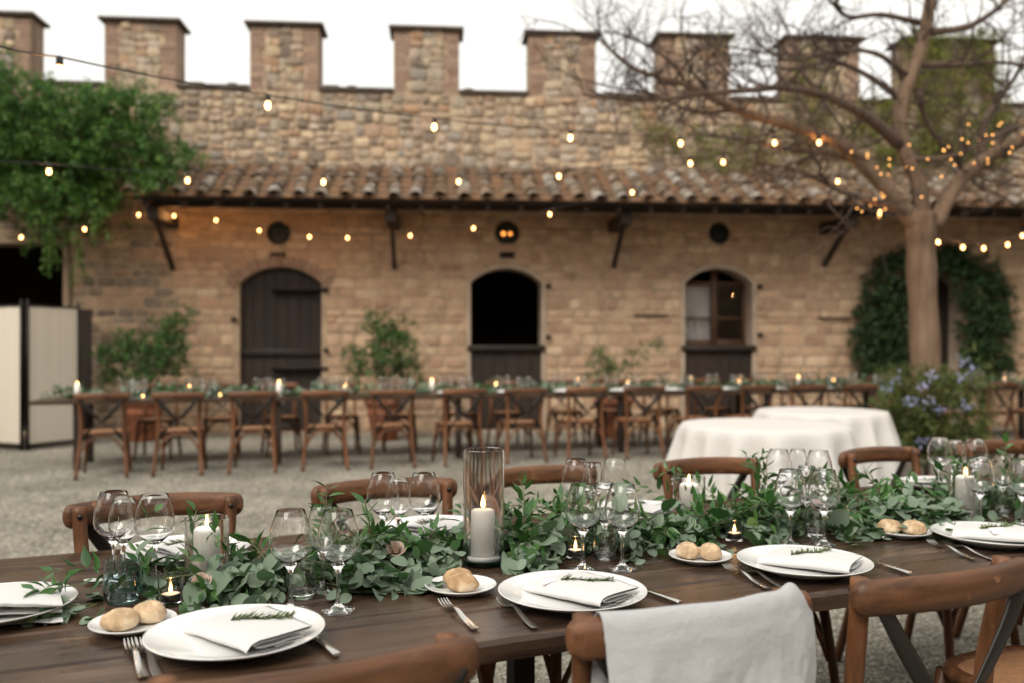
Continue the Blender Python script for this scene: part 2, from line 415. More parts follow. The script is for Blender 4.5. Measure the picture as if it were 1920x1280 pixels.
MAT['pebble'] = varied('gravel_pebble', [(0, (.13,.12,.095)), (.3, (.29,.275,.225)), (.6, (.42,.40,.33)), (.8, (.21,.195,.16)), (1, (.60,.57,.49))], rough=.85, nscale=60, namt=.2, bstr=0)

# ground: gravel yard
def ground_mat():
    m, n, l, b = new_mat('gravel_ground')
    c = coords(n)
    v = n.new('ShaderNodeTexVoronoi'); v.inputs['Scale'].default_value = 36; l.new(c, v.inputs['Vector'])
    col = ramp(n, l, v.outputs['Color'], [(0, (.20,.19,.16)), (.35, (.37,.355,.305)), (.65, (.50,.485,.425)), (1, (.66,.64,.575))])
    big = noise_tex(n, l, c, .9, 5, .6)
    col = mixc(n, l, 1.0, col, ramp(n, l, big, [(.32, (.62,.61,.58)), (.68, (1.12,1.10,1.06))]), 'MULTIPLY')
    moss = noise_tex(n, l, c, 2.6, 6, .7)
    col = mixc(n, l, ramp(n, l, moss, [(.60, (0,0,0)), (.72, (.5,.5,.5))]), col, (.085,.10,.045))
    edge = ramp(n, l, v.outputs['Distance'], [(.0, (1,1,1)), (.7, (.45,.45,.45))])
    col = mixc(n, l, 1.0, col, edge, 'MULTIPLY')
    l.new(col, b.inputs['Base Color']); setin(b, rough=.95, spec=.2)
    inv = n.new('ShaderNodeMath'); inv.operation = 'SUBTRACT'; inv.inputs[0].default_value = 1; l.new(v.outputs['Distance'], inv.inputs[1])
    bump(n, l, b, inv.outputs[0], 1.0, .012)
    return m
MAT['ground'] = ground_mat()

# ------------------------------------------------------------------ ground and gravel
g = MB().add([(-400,-300,0),(400,-300,0),(400,500,0),(-400,500,0)], [(0,1,2,3)]).build('ground', MAT['ground'], smooth=False)
tag(g, 'grey gravel courtyard ground', kind='structure')

def gravel():
    N = 90000
    d = np.sqrt(nrg.uniform(1.25**2, 5.2**2, N)); X = nrg.uniform(-.63, .63, N)*d
    P = np.stack([X, d, np.full(N, .002)], 1)
    a = nrg.uniform(0, 2*np.pi, N); ax = np.stack([np.cos(a), np.sin(a), nrg.normal(0, .15, N)], 1)
    nr = np.stack([nrg.normal(0, .25, N), nrg.normal(0, .25, N), np.ones(N)], 1)
    tv = np.array([(-1,0,.1),(1,0,0),(-.1,.8,0),(.15,-.75,.1),(.1,.1,.75),(0,0,-.5)], float)
    tf = np.array([(0,3,4),(3,1,4),(1,2,4),(2,0,4)])
    s = nrg.uniform(.0050, .0115, N)
    me = mass('gravel', tv, tf, P, ax, nr, np.stack([s, s*nrg.uniform(.7, 1.1, N), s*nrg.uniform(.6, 1, N)], 1), MAT['pebble'])
    tag(link(bpy.data.objects.new('gravel', me)), 'loose grey and beige gravel pebbles under the near table', 'gravel', kind='stuff')
gravel()

# ------------------------------------------------------------------ castle wall
WA = R(4.5); WD = 14.0
WU = Vector((math.cos(WA), math.sin(WA), 0)); WN = Vector((-math.sin(WA), math.cos(WA), 0)); W0 = Vector((0, WD, 0))
def wl2(x, y, off=0.0):
    """photo point -> (s, z) on the wall plane moved off metres towards the viewer"""
    a = (x-960)/F
    d = (WD*math.cos(WA) - off)/(math.cos(WA) - a*math.sin(WA))
    X = a*d; return X*math.cos(WA) + (d-WD)*math.sin(WA), CH + (HY-y)/F*d
def wworld(s, y, z): return W0 + WU*s + WN*y + Vector((0, 0, z))

wall = thing('castle_wall', 'long battlemented stone wall with arched doors across the courtyard', 'wall', W0, WA)
S_L, S_R = -13.5, 11.5
Z_CR = wl2(960, 180)[1]

class Opening:
    def __init__(s, x0, x1, ytop, yspring, z0=0.0):
        s.s0, s.zt = wl2(x0, ytop)[0], wl2((x0+x1)/2, ytop)[1]; s.s1 = wl2(x1, ytop)[0]
        s.zs = wl2((x0+x1)/2, yspring)[1]; s.c = (s.s0+s.s1)/2; s.hw = (s.s1-s.s0)/2; s.z0 = z0
        r = s.zt-s.zs; s.flat = r < .02
        s.Rr = None if s.flat else (s.hw**2 + r*r)/(2*r)
    def half(s, z, pad=0):
        if z < s.z0-pad or z > s.zt+pad: return None
        if s.flat: return s.hw+pad
        Rr = s.Rr+pad; zc = s.zt - s.Rr
        h = s.hw+pad
        if z > zc: h = min(h, math.sqrt(max(0, Rr*Rr-(z-zc)**2)))
        return h
    def outline(s, pad=0, n=14, z0=None):
        z0 = s.z0 if z0 is None else z0
        if s.flat: return [(s.s0-pad, z0), (s.s1+pad, z0), (s.s1+pad, s.zt+pad), (s.s0-pad, s.zt+pad)]
        zc = s.zt-s.Rr; Rr = s.Rr+pad; h = s.hw+pad; a1 = math.asin(min(1, h/Rr))
        pts = [(s.c-h, z0), (s.c+h, z0)]
        for k in range(n+1):
            a = a1 - 2*a1*k/n; pts.append((s.c+Rr*math.sin(a), zc+Rr*math.cos(a)))
        return pts

DOORS = [Opening(449, 603, 501, 532), Opening(882, 1016, 503, 530), Opening(1283, 1411, 503, 532), Opening(1672, 1797, 503, 535)]
PASS = Opening(-420, 118, 455, 455)
OC = [(wl2(522, 437), .19), (wl2(951, 437), .20), (wl2(1349, 438), .18)]
VENT = [wl2(521, 480), wl2(951, 479)]
OPENS = DOORS + [PASS]

def flat_shape(name, outer, holes, depth, mat, parent, y=0.0):
    cu = bpy.data.curves.new(name, 'CURVE'); cu.dimensions = '2D'; cu.fill_mode = 'BOTH'; cu.extrude = depth/2
    for pts in [outer]+holes:
        sp = cu.splines.new('POLY'); sp.points.add(len(pts)-1); sp.use_cyclic_u = True
        for q, (a, b) in zip(sp.points, pts): q.co = (a, b, 0, 1)
    tmp = bpy.data.objects.new(name, cu); COL.objects.link(tmp)
    bpy.context.view_layer.update()
    dg = bpy.context.evaluated_depsgraph_get()
    me = bpy.data.meshes.new_from_object(tmp.evaluated_get(dg)); bpy.data.objects.remove(tmp); bpy.data.curves.remove(cu)
    co = np.empty(len(me.vertices)*3, np.float32); me.vertices.foreach_get('co', co); co = co.reshape(-1, 3)
    co2 = np.stack([co[:, 0], y + depth/2 - co[:, 2], co[:, 1]], 1); me.vertices.foreach_set('co', co2.ravel())
    me.materials.clear(); me.materials.append(mat); me.update(); me.name = name
    me.flip_normals() if False else None
    return link(bpy.data.objects.new(name, me), parent)

circ = lambda c, r, n=24: [(c[0]+r*math.cos(2*math.pi*k/n), c[1]+r*math.sin(2*math.pi*k/n)) for k in range(n)]
holes = [o.outline(z0=-.3 if False else .02) for o in OPENS]
holes += [circ(c, r) for c, r in OC]
holes += [[(c[0]-.12, c[1]-.05), (c[0]+.12, c[1]-.05), (c[0]+.12, c[1]+.05), (c[0]-.12, c[1]+.05)] for c in VENT]
flat_shape('masonry', [(S_L, -.05), (S_R, -.05), (S_R, Z_CR), (S_L, Z_CR)], holes, .5, MAT['mortar'], wall)
# rooms behind the openings
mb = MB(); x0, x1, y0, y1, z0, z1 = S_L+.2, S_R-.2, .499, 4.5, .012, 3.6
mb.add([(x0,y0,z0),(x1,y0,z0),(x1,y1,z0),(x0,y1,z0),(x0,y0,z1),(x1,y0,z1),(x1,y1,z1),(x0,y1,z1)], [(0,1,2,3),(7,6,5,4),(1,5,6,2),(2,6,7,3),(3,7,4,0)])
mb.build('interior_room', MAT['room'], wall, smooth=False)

# unseen walls added on the other three sides to cut low sky light
for vs_ in ([(-11.2, -19.6), (11.4, -19.6), (11.4, -19.1), (-11.2, -19.1)], [(-11.2, -19.09), (-10.7, -19.09), (-10.7, -.05), (-11.2, -.05)], [(10.9, -19.09), (11.4, -19.09), (11.4, -.05), (10.9, -.05)]):
    (a, b), (c, _), (_, d) = vs_[0], vs_[1], vs_[2]
    MB().box(a, c, b, d, -.05, 4.8).build('unseen_shade_wall', MAT['mortar'], wall, smooth=False)
# stones -----------------------------------------------------------------
def stone_template(r, e=.45, jx=.09, jz=.12):
    n = 8; base = []
    for k in range(n):
        a = 2*math.pi*(k+.5)/n; ca, sa = math.cos(a), math.sin(a)
        x = .5*math.copysign(abs(ca)**e, ca)/1.0; z = .5*math.copysign(abs(sa)**e, sa)
        base.append((x*(1+r.uniform(-jx, .03)), z*(1+r.uniform(-jz, .03))))
    vs = [(x, .25, z) for x, z in base] + [(x*.985, -.55+r.uniform(-.15, .15), z*.985) for x, z in base]
    vs += [(x*r.uniform(.78, .88), -1+r.uniform(-.2, .2), z*r.uniform(.74, .86)) for x, z in base] + [(r.uniform(-.1, .1), -1.1, r.uniform(-.1, .1))]
    fs = []
    for ring in (0, 1):
        for k in range(n):
            a, b = ring*n+k, ring*n+(k+1) % n; fs += [(a, b, b+n), (a, b+n, a+n)]
    for k in range(n): fs.append((2*n+k, 2*n+(k+1) % n, 3*n))
    return np.array(vs), np.array(fs)[:, ::-1]
ST = [stone_template(rng, .5, .12, .16) for _ in range(12)]
SR = [stone_template(rng, .54, .17, .20) for _ in range(12)]

def blocked(z, pad):
    iv = []
    for o in OPENS:
        h = o.half(z, pad)
        if h is not None and h > 0: iv.append((o.c-h, o.c+h))
    for c, r in OC:
        q = (r+.03)**2-(z-c[1])**2
        if q > 0: iv.append((c[0]-math.sqrt(q), c[0]+math.sqrt(q)))
    for c in VENT:
        if abs(z-c[1]) < .07: iv.append((c[0]-.14, c[0]+.14))
    return sorted(iv)
def free(s0, s1, iv):
    out = []; cur = s0
    for a, b in iv:
        if b <= cur or a >= s1: continue
        if a > cur: out.append((cur, a))
        cur = max(cur, b)
    if cur < s1: out.append((cur, s1))
    return out

stones = {'rubble': [], 'coursed': [], 'greystone': []}
def coursed(s0, s1, z0, z1, hh, ww, key, kfn=None):
    z = z0
    while z < z1-.03:
        h = min(rng.uniform(*hh), z1-z)
        if z1-(z+h) < hh[0]*.6: h = z1-z
        iv = blocked(z+h/2, .07)
        for a, b in free(s0, s1, iv):
            s = a
            while s < b-.02:
                w = rng.uniform(*ww)
                if b-(s+w) < ww[0]*.8: w = b-s
                k = kfn(s+w/2, z+h/2) if kfn else key
                stones[k].append((s+w/2, z+h/2, w-.006, h-.006, rng.uniform(.004, .017)))
                s += w
        z += h
def rubble(s0, s1, z0, z1, lo, hi, key='rubble', dst=None, first=True):
    w, h = s1-s0, z1-z0
    if w > hi*1.35 or h > hi or (w > lo*1.4 and h > lo and rng.random() < .35 and w*h > lo*lo*1.6):
        if w > h*1.15:
            c = s0 + w*rng.uniform(.36, .64); rubble(s0, c, z0, z1, lo, hi, key, dst); rubble(c, s1, z0, z1, lo, hi, key, dst)
        else:
            c = z0 + h*rng.uniform(.36, .64); rubble(s0, s1, z0, c, lo, hi, key, dst); rubble(s0, s1, c, z1, lo, hi, key, dst)
        return
    g = rng.uniform(-.015, .02)
    (dst if dst is not None else stones[key]).append(((s0+s1)/2+rng.uniform(-.01, .01), (z0+z1)/2+rng.uniform(-.01, .01), max(.04, w-g), max(.035, h-g), rng.uniform(.012, .04)))
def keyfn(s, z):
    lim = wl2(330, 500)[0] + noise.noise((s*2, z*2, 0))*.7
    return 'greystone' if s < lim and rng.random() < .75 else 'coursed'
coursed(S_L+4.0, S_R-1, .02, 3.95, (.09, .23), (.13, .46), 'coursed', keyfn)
s = S_L+4.0
while s < S_R-1:
    w = rng.uniform(.8, 1.3); rubble(s, min(s+w, S_R-1), 3.95, Z_CR-.02, .105, .235); s += w

def place_stones(lst_by_key, parent, limit):
    alls = [(w*h*(1 if -8.2 < s < 8.6 else 0)*(1 if z > 3.9 or 1.2 < z < 3.2 else .5), k, (s, z, w, h, d)) for k, L in lst_by_key.items() for (s, z, w, h, d) in L]
    alls.sort(key=lambda q: -q[0])
    tm = {k: [np_mesh('stone', v*1.0, f, MAT[k]) for v, f in (SR if k == 'rubble' else ST)] for k in lst_by_key}
    rest = {k: [] for k in lst_by_key}
    for i, (_, k, q) in enumerate(alls):
        if i < limit:
            o = obj_from(tm[k][i % 12], 'stone', parent, (q[0], 0, q[1]), (0, rng.uniform(-.16, .16)*(k == 'rubble'), 0), (q[2], q[4], q[3]))
        else: rest[k].append(q)
    for k, L in rest.items():
        if not L: continue
        Vs, Fs, b = [], [], 0
        for i, (s, z, w, h, d) in enumerate(L):
            v, f = (SR if k == 'rubble' else ST)[i % 12]; a = rng.uniform(-.16, .16) if k == 'rubble' else rng.uniform(-.03, .03)
            vv = v*np.array((w, d, h)); ca, sa = math.cos(a), math.sin(a)
            vv = np.stack([vv[:, 0]*ca - vv[:, 2]*sa + s, vv[:, 1], vv[:, 0]*sa + vv[:, 2]*ca + z], 1)
            Vs.append(vv); Fs.append(f+b); b += len(v)
        me = np_mesh('small_stones', np.concatenate(Vs), np.concatenate(Fs), MAT[k])
        tag(link(bpy.data.objects.new('small_stones', me), parent), kind='stuff')
place_stones(stones, wall, 300)

# arch surrounds
for i, o in enumerate(DOORS):
    if i == 0: continue
    pts = o.outline(.045); inn = o.outline(-.003)
    flat_shape('door_surround', [(a, b) for a, b in pts[:1]]+pts[1:], [[(a, max(b, .03)) for a, b in inn]], .50, MAT['plaster'], wall, -.022)
# brick arch over the first door
o = DOORS[0]; zc = o.zt-o.Rr; a1 = math.asin(min(1, (o.hw+.02)/o.Rr))
vm = MB().cbox(-.035, .035, -.028, .12, 0, .17, .006).mesh('arch_brick', False); vm.materials.append(MAT['brick'])
nb = 19
for k in range(nb):
    a = -a1*1.06 + 2.12*a1*k/(nb-1)
    obj_from(vm, 'arch_brick', wall, (o.c+(o.Rr+.004)*math.sin(a), 0, zc+(o.Rr+.004)*math.cos(a)), (0, a, 0))

# doors ------------------------------------------------------------------
def planks_fill(parent, op, z0, z1, y, n, mat, t=.04, name='plank'):
    w = 2*op.hw/n
    for k in range(n):
        a, b = op.c-op.hw+k*w, op.c-op.hw+(k+1)*w
        za, zb = [min(z1, op.zt - .0 if op.flat else (op.zt-op.Rr)+math.sqrt(max(0, op.Rr**2-(q-op.c)**2))) for q in (a, b)]
        dy = rng.uniform(-.004, .004); gp = .004
        m_ = MB().add([(a+gp,y+dy,z0),(b-gp,y+dy,z0),(b-gp,y+t,z0),(a+gp,y+t,z0),(a+gp,y+dy,za),(b-gp,y+dy,zb),(b-gp,y+t,zb),(a+gp,y+t,za)],
                      [(0,3,2,1),(4,5,6,7),(0,1,5,4),(1,2,6,5),(2,3,7,6),(3,0,4,7)])
        m_.build(name, mat, parent, smooth=False)
def door_part(label):
    e = bpy.data.objects.new('door', None); link(e, wall); e['label'] = label; return e
zh = wl2(525, 655)[1]
d1 = door_part('closed dark plank door under the brick arch')
planks_fill(d1, DOORS[0], .04, zh, .10, 7, MAT['doorwood']); planks_fill(d1, DOORS[0], zh+.02, 9, .13, 7, MAT['doorwood'])
MB().cbox(DOORS[0].s0+.01, DOORS[0].s1-.01, .055, .10, zh-.10, zh+.02, .008).build('ledge', MAT['doorwood'], d1)
for zz in (wl2(0, 540)[1], wl2(0, 690)[1]):
    MB().cbox(DOORS[0].c-.15, DOORS[0].s1+.10, -.045, .13, zz-.025, zz+.02, .006).build('hinge_strap', MAT['iron'], d1)
for i in (1, 2):
    o = DOORS[i]; e = door_part('dark lower half door with thick ledge')
    zt = wl2(0, 652)[1]
    planks_fill(e, o, .04, zt, .02, 6, MAT['doorwood'])
    MB().cbox(o.s0-.05, o.s1+.05, -.07, .1, zt-.04, zt+.055, .012).build('ledge', MAT['darkwood'], e)
# glazed window in the third arch
win = bpy.data.objects.new('window', None); link(win, wall)
o = DOORS[2]; zt = wl2(0, 645)[1]; fy = .30
def bar(x0, x1, z0, z1, nm='frame_bar', y0=fy, y1=fy+.06): MB().cbox(x0, x1, y0, y1, z0, z1, .006).build(nm, MAT['framewood'], win)
bar(o.s0+.003, o.s0+.06, zt, o.zs+.04); bar(o.s1-.06, o.s1-.003, zt, o.zs+.04); bar(o.c-.03, o.c+.075, zt, o.zt-.02, y0=fy-.01)
bar(o.s0+.06, o.c-.03, zt, zt+.07); bar(o.c+.075, o.s1-.06, zt, zt+.07); bar(o.s0+.06, o.c-.03, o.zs+.0, o.zs+.05); bar(o.c+.075, o.s1-.06, o.zs, o.zs+.05)
zm = wl2(0, 592)[1]
bar(o.s0+.06, o.c-.03, zm-.015, zm+.015); bar(o.c+.075, o.s1-.06, zm-.015, zm+.015)
for a, b, m_ in ((o.s0+.06, o.c-.03, 'screen'), (o.c+.075, o.s1-.06, 'room')):
    for za, zb in ((zt+.07, zm-.015), (zm+.015, o.zs)):
        MB().box(a, b, fy+.025, fy+.031, za, zb).build('pane', MAT['glass'], win, smooth=False)
def curtain_fn(u, v): return (o.s0+.05+u*(o.c-o.s0-.05), fy+.12+.012*math.sin(u*26)*(.4+.6*v), zt+.05+(1-v)*(o.zs-zt-.06))
MB().grid(curtain_fn, 30, 6).build('curtain', MAT['tablecloth'], win)
# door behind the tree
o = DOORS[3]; e = door_part('dark door inside the ivy-framed arch'); planks_fill(e, o, .04, 9, .28, 6, MAT['doorwood'])
# oculus windows
for c, r in OC:
    prof = [(r*.99, 0), (r*.99, .06), (r*.80, .06), (r*.80, 0)]
    e = bpy.data.objects.new('round_window', None); link(e, wall); e.location = (c[0], .12, c[1]); e.rotation_euler = (R(90), 0, 0)
    MB().lathe(prof, 28).build('window_frame', MAT['iron'], e)
    MB().lathe([(0, .02), (r*.81, .02)], 28).build('pane', plain('dark_pane', (.012,.016,.014), .35, spec=.15), e)
for dx, rr_ in ((-.055, .034), (.055, .028)):  # glowing spheres standing in for bulb reflections in the middle round pane
    c = OC[1][0]; MB().lathe([(0, -rr_), (rr_*.7, -rr_*.7), (rr_, 0), (rr_*.7, rr_*.7), (0, rr_)], 12, (c[0]+dx, .075, c[1]-.005)).build('bulb_reflection', emit('reflection_glow', (1.0, .33, .06), 1.6), wall)
for c in VENT:
    for k in range(3): MB().box(c[0]-.10+k*.075, c[0]-.06+k*.075, .02, .06, c[1]-.049, c[1]+.049).build('vent_bar', MAT['iron'], wall, smooth=False)
# shutter dogs and iron bars on the wall
for x, y in ((1028, 537), (1028, 632), (1424, 538), (1424, 628), (440, 600), (612, 545), (612, 655)):
    s, z = wl2(x, y); MB().cbox(s-.035, s+.035, -.09, .01, z-.03, z+.03, .012).build('iron_hook', MAT['iron'], wall)
for x0, x1, y in ((1190, 1252, 591), (1532, 1592, 597)):
    a, z = wl2(x0, y); b, _ = wl2(x1, y)
    MB().sweep([(a, -.05, z), ((a+b)/2, -.055, z-.005), (b, -.05, z)], .016, 6).build('iron_bar', MAT['iron'], wall)

# merlons ----------------------------------------------------------------
MER = [(-75, 57, 14), (195, 331, 26), (468, 598, 34), (738, 861, 42), (992, 1117, 51), (1238, 1368, 55), (1476, 1612, 60), (1697, 1866, 64)]
bk = MB().cbox(-.5, .5, 0, .2, 0, 1, .02).mesh('brick', False); bk.materials.append(MAT['brick'])
MD = .46
stm = [np_mesh('stone', v, f, MAT['rubble']) for v, f in SR]
ends = []
for i, (xa, xb, yt) in enumerate(MER):
    sa, sb = wl2(xa, 100)[0], wl2(xb, 100)[0]; zt = wl2((xa+xb)/2, yt+17)[1]
    ends.append((sa, sb))
    m = MB().box(sa, sb, .02, MD, Z_CR, zt).build('merlon', MAT['mortar'], wall, smooth=False)
    cap = MB(); ov = .075
    cap.cbox(sa-ov, sb+ov, -ov, MD+ov, zt+.015, zt+.07, .01)
    cap.add([(sa-ov+.02,-ov+.02,zt+.071),(sb+ov-.02,-ov+.02,zt+.071),(sb+ov-.02,MD+ov-.02,zt+.071),(sa-ov+.02,MD+ov-.02,zt+.071),(sa+.1,MD*.5,zt+.16),(sb-.1,MD*.5,zt+.16)],
            [(0,1,5,4),(2,3,4,5),(1,2,5),(3,0,4)])
    cap.build('cap', MAT['cap'], m, smooth=False)
    z = Z_CR; k = 0; bh = .072
    inner0, inner1 = [], []
    while z < zt-.02:
        h = min(bh, zt-z)
        for side in (0, 1):
            w = (.30 if (k//3+side) % 2 else .20) + rng.uniform(-.03, .03)
            c = sa+w/2 if side == 0 else sb-w/2
            obj_from(bk, 'brick', m, (c, rng.uniform(-.004, .004), z), (0, 0, 0), (w-.012, 1.0, h-.012))
            # return face of the quoin on the side of the merlon
        z += h; k += 1
    # side faces of brick
    for sx in (sa, sb):
        z = Z_CR; kk = 0
        while z < zt-.02:
            h = min(bh, zt-z)
            for q in range(2):
                yy = .035+q*.215; 
                if (sx == sa) != ((sa+sb)/2 > 0): break
                obj_from(bk, 'brick', m, (sx+(.02 if sx == sa else -.02)*0, yy+.1, z), (0, 0, R(-90 if sx == sa else 90)), (.2, .06, h-.012))
            z += h; kk += 1
    L = []
    rubble(sa+.25, sb-.25, Z_CR, zt, .10, .21, dst=L)
    for j, (s, zz, w, h, d) in enumerate(L):
        obj_from(stm[j % 12], 'stone', m, (s, .02, zz), (0, rng.uniform(-.18, .18), 0), (w+.03, d+.01, h+.025))
ends2 = [S_L]+[q for e_ in ends for q in e_]+[S_R]
for k in range(0, len(ends2), 2):
    a, b = ends2[k], ends2[k+1]
    if b-a < .1: continue
    MB().cbox(a+.003, b-.003, -.07, .55, Z_CR+.002, Z_CR+.065, .008).build('coping', MAT['cap'], wall, smooth=False)
    for q in range(3):
        s = a+(b-a)*rng.uniform(.1, .9); 
        if rng.random() < .6: MB().cbox(s-.07, s+.07, -.05, .1, Z_CR+.065, Z_CR+.095, .01).build('coping_chip', MAT['cap'], wall)

# ------------------------------------------------------------------ lean-to roof
roof = thing('lean_to_roof', 'lichened terracotta tile canopy roof running along the wall', 'roof', W0, WA)
OV, ZE, ZT = 1.25, 3.46, 4.14
s_left = wl2(240, 372, OV)[0]; s_right = 10.4
slope = Vector((0, OV, ZT-ZE)); SL = slope.length; sd_ = slope.normalized(); ang = math.atan2(ZT-ZE, OV)
# deck boards
nb = 7
for k in range(nb):
    t0, t1 = k/nb, (k+1)/nb
    p0 = Vector((0, -OV, ZE-.06)) + slope*t0; p1 = Vector((0, -OV, ZE-.06)) + slope*(t1-.01)
    nrm = Vector((0, -math.sin(ang), math.cos(ang)))
    vs = []
    for s in (s_left+.05, s_right):
        for p, q in ((p0, 0), (p1, 0), (p1, .03), (p0, .03)):
            w_ = p+nrm*q; vs.append((s, w_.y, w_.z))
    MB().add(vs, [(0,1,2,3),(7,6,5,4),(0,4,5,1),(1,5,6,2),(2,6,7,3),(3,7,4,0)]).build('deck_board', MAT['darkwood'], roof, smooth=False)
s = s_left+.25
while s < s_right:
    a = Vector((s, -OV+.02, ZE-.125)); b = a+slope*.98
    MB().sweep([a, b], (.04, .055), 4, power=2, up=(0, -math.sin(ang), math.cos(ang))).build('rafter', MAT['darkwood'], roof, smooth=False)
    s += .48
MB().cbox(s_left+.1, s_right, -.98, -.84, ZE-.11, ZE+.02, .01).build('eave_beam', MAT['darkwood'], roof, smooth=False)
for x, y in ((325, 505), (740, 503), (1150, 500), (1545, 497), (1925, 494)):
    s, z = wl2(x, y)
    MB().cbox(s-.09, s+.09, -1.02, .02, ZE-.30, ZE-.12, .012).build('bracket_beam', MAT['darkwood'], roof, smooth=False)
    MB().sweep([(s, -.02, z), (s, -.80, ZE-.28)], (.045, .055), 4, up=(0, -.7, .7)).build('bracket_strut', MAT['darkwood'], roof, smooth=False)
# tiles
def coppo_mesh(r0, r1, L_, jit):
    n = 7; vs = []
    for (yy, rr) in ((0, r0), (L_, r1)):
        for th in (0, .016):
            for k in range(n):
                a = math.pi*k/(n-1); vs.append(((rr-th)*math.cos(a), yy, (rr-th)*math.sin(a)*.85))
    fs = []
    o_, i_, o2, i2 = 0, n, 2*n, 3*n
    for k in range(n-1):
        fs += [(o_+k, o_+k+1, o2+k+1, o2+k), (i_+k+1, i_+k, i2+k, i2+k+1), (o_+k+1, o_+k, i_+k, i_+k+1), (o2+k, o2+k+1, i2+k+1, i2+k)]
    me = MB().add(vs, fs).mesh('cover_tile'); me.set_sharp_from_angle(angle=R(40)); me.materials.append(MAT['tile']); return me
def pan_mesh(w, L_):
    m_ = MB().cbox(-w/2, w/2, 0, L_, 0, .02, .004); m_.cbox(-w/2, -w/2+.025, 0, L_, .0205, .045, .005); m_.cbox(w/2-.025, w/2, 0, L_, .0205, .045, .005)
    me = m_.mesh('pan_tile', False); me.materials.append(MAT['pan']); return me
cm = [coppo_mesh(.098, .080, .40, 0), coppo_mesh(.104, .084, .42, 0), coppo_mesh(.092, .076, .38, 0)]
pm = pan_mesh(.30, .42)
sp = .335; rows = 6; ex = SL/rows
ncol = int((s_right-s_left)/sp)
for c in range(ncol+1):
    for r_ in range(rows):
        base = Vector((s_left+c*sp, -OV-.06, ZE-.025)) + slope*(r_/rows) 
        nrm = Vector((0, -math.sin(ang), math.cos(ang)))
        if c < ncol:
            p = base + Vector((sp/2, 0, 0)) + nrm*(.006+.004*r_)
            obj_from(pm, 'pan_tile', roof, p, (ang-.05+rng.uniform(-.015, .015), rng.uniform(-.02, .02), rng.uniform(-.02, .02)))
        p = base + nrm*(.045+rng.uniform(-.004, .012)) + Vector((rng.uniform(-.018, .018), 0, 0)) - sd_*rng.uniform(-.03, .05)
        obj_from(rng.choice(cm), 'cover_tile', roof, p, (ang-.07+rng.uniform(-.03, .03), rng.uniform(-.06, .06), rng.uniform(-.06, .06)))

# ------------------------------------------------------------------ foliage tools
def outline_leaf(widths, fold=.12, curl=.15):
    """widths: half width at equal steps from base to tip; +x is the leaf axis"""
    n = len(widths); vs = []; fs = []
    for i, w in enumerate(widths):
        x = i/(n-1); z = -curl*x*x
        if n == 9: x = (0, .05, .17, .33, .5, .67, .83, .95, 1.0)[i]; z = -curl*x*x
        vs += [(x, -w, z+fold*w*1.0), (x, 0, z), (x, w, z+fold*w*1.0)]
    for i in range(n-1):
        a = 3*i; b = a+3
        fs += [(a, b, b+1), (a, b+1, a+1), (a+1, b+1, b+2), (a+1, b+2, a+2)]
    return np.array(vs, float), np.array(fs)[:, ::-1]
LEAF_ROUND = outline_leaf([.02]+[.46*math.sin(math.pi*t**.92)**.62 for t in (.06, .18, .34, .5, .66, .82, .94)]+[.01], .22, .16)
LEAF_LANCE = outline_leaf([.02, .15, .19, .15, .07, .005], .3, .2)
LEAF_OVAL = outline_leaf([.04, .28, .22, .01], .3, .25)
NEEDLE = (np.array([(0,-.05,0),(0,.05,0),(.6,.065,.02),(.6,-.065,.02),(1,0,0)], float), np.array([(0,3,2),(0,2,1),(3,4,2)]))

def unit(v): return v/(np.linalg.norm(v)+1e-9)
class Leaves:
    def __init__(s): s.p, s.a, s.n, s.z = [], [], [], []
    def add(s, p, a, n, z): s.p.append(np.array(p, float)); s.a.append(np.array(a, float)); s.n.append(np.array(n, float)); s.z.append(z)
    def obj(s, name, leaf, mat, parent=None):
        z = np.asarray(s.z, float); k = len(z)
        sz = np.stack([z, z*nrg.uniform(.68, 1.08, k), z*nrg.uniform(-.6, 2.6, k)], 1)
        me = mass(name, leaf[0], leaf[1], s.p, s.a, s.n, sz, mat, True)
        return link(bpy.data.objects.new(name, me), parent)

def sprig(L, stems, p0, d0, length, nleaf, size, droop=.6, pair=True, spread=.9, wob=.25, zmin=None, bare=.12, sr=.0012):
    """a curved stem with leaves along it"""
    p = np.array(p0, float); d = unit(np.array(d0, float)); seg = length/8; pts = [p.copy()]
    perp = nrg.normal(size=3)
    for k in range(8):
        d = unit(d + np.array([0, 0, -droop*seg*(1+k*.25)]) + nrg.normal(size=3)*wob*.3)
        p = p + d*seg
        if zmin is not None and p[2] < zmin: p[2] = zmin; d[2] = abs(d[2])*.2
        pts.append(p.copy())
    pts = np.array(pts)
    for i in range(nleaf):
        t = bare + (1-bare)*(i+.5)/nleaf
        q = t*8; k = min(int(q), 7); pos = pts[k]*(1-(q-k)) + pts[k+1]*(q-k); tan = unit(pts[k+1]-pts[k])
        ph = i*2.4 + nrg.uniform(-.5, .5)
        a0 = unit(np.cross(tan, [.13, .21, 1.0])); b0 = np.cross(tan, a0)
        for sgn in ((1, -1) if pair else (1,)):
            rad = (a0*math.cos(ph) + b0*math.sin(ph))*sgn
            ax = unit(tan*(1-spread*.55) + rad*spread + nrg.normal(size=3)*.15)
            up = np.array([0, 0, 1.0]) + nrg.normal(size=3)*.45 + tan*.3
            sz = size*nrg.uniform(.7, 1.2)*(1-.35*max(0, t-.6)/.4)
            pp = pos + ax*size*.12
            if zmin is not None:
                tipz = pp[2] + ax[2]*sz
                if tipz < zmin: ax = unit(np.array([ax[0], ax[1], max(ax[2], (zmin-pp[2])/sz)]))
            L.add(pp, ax, up, sz)
    if stems is not None: stems.append((pts, sr))
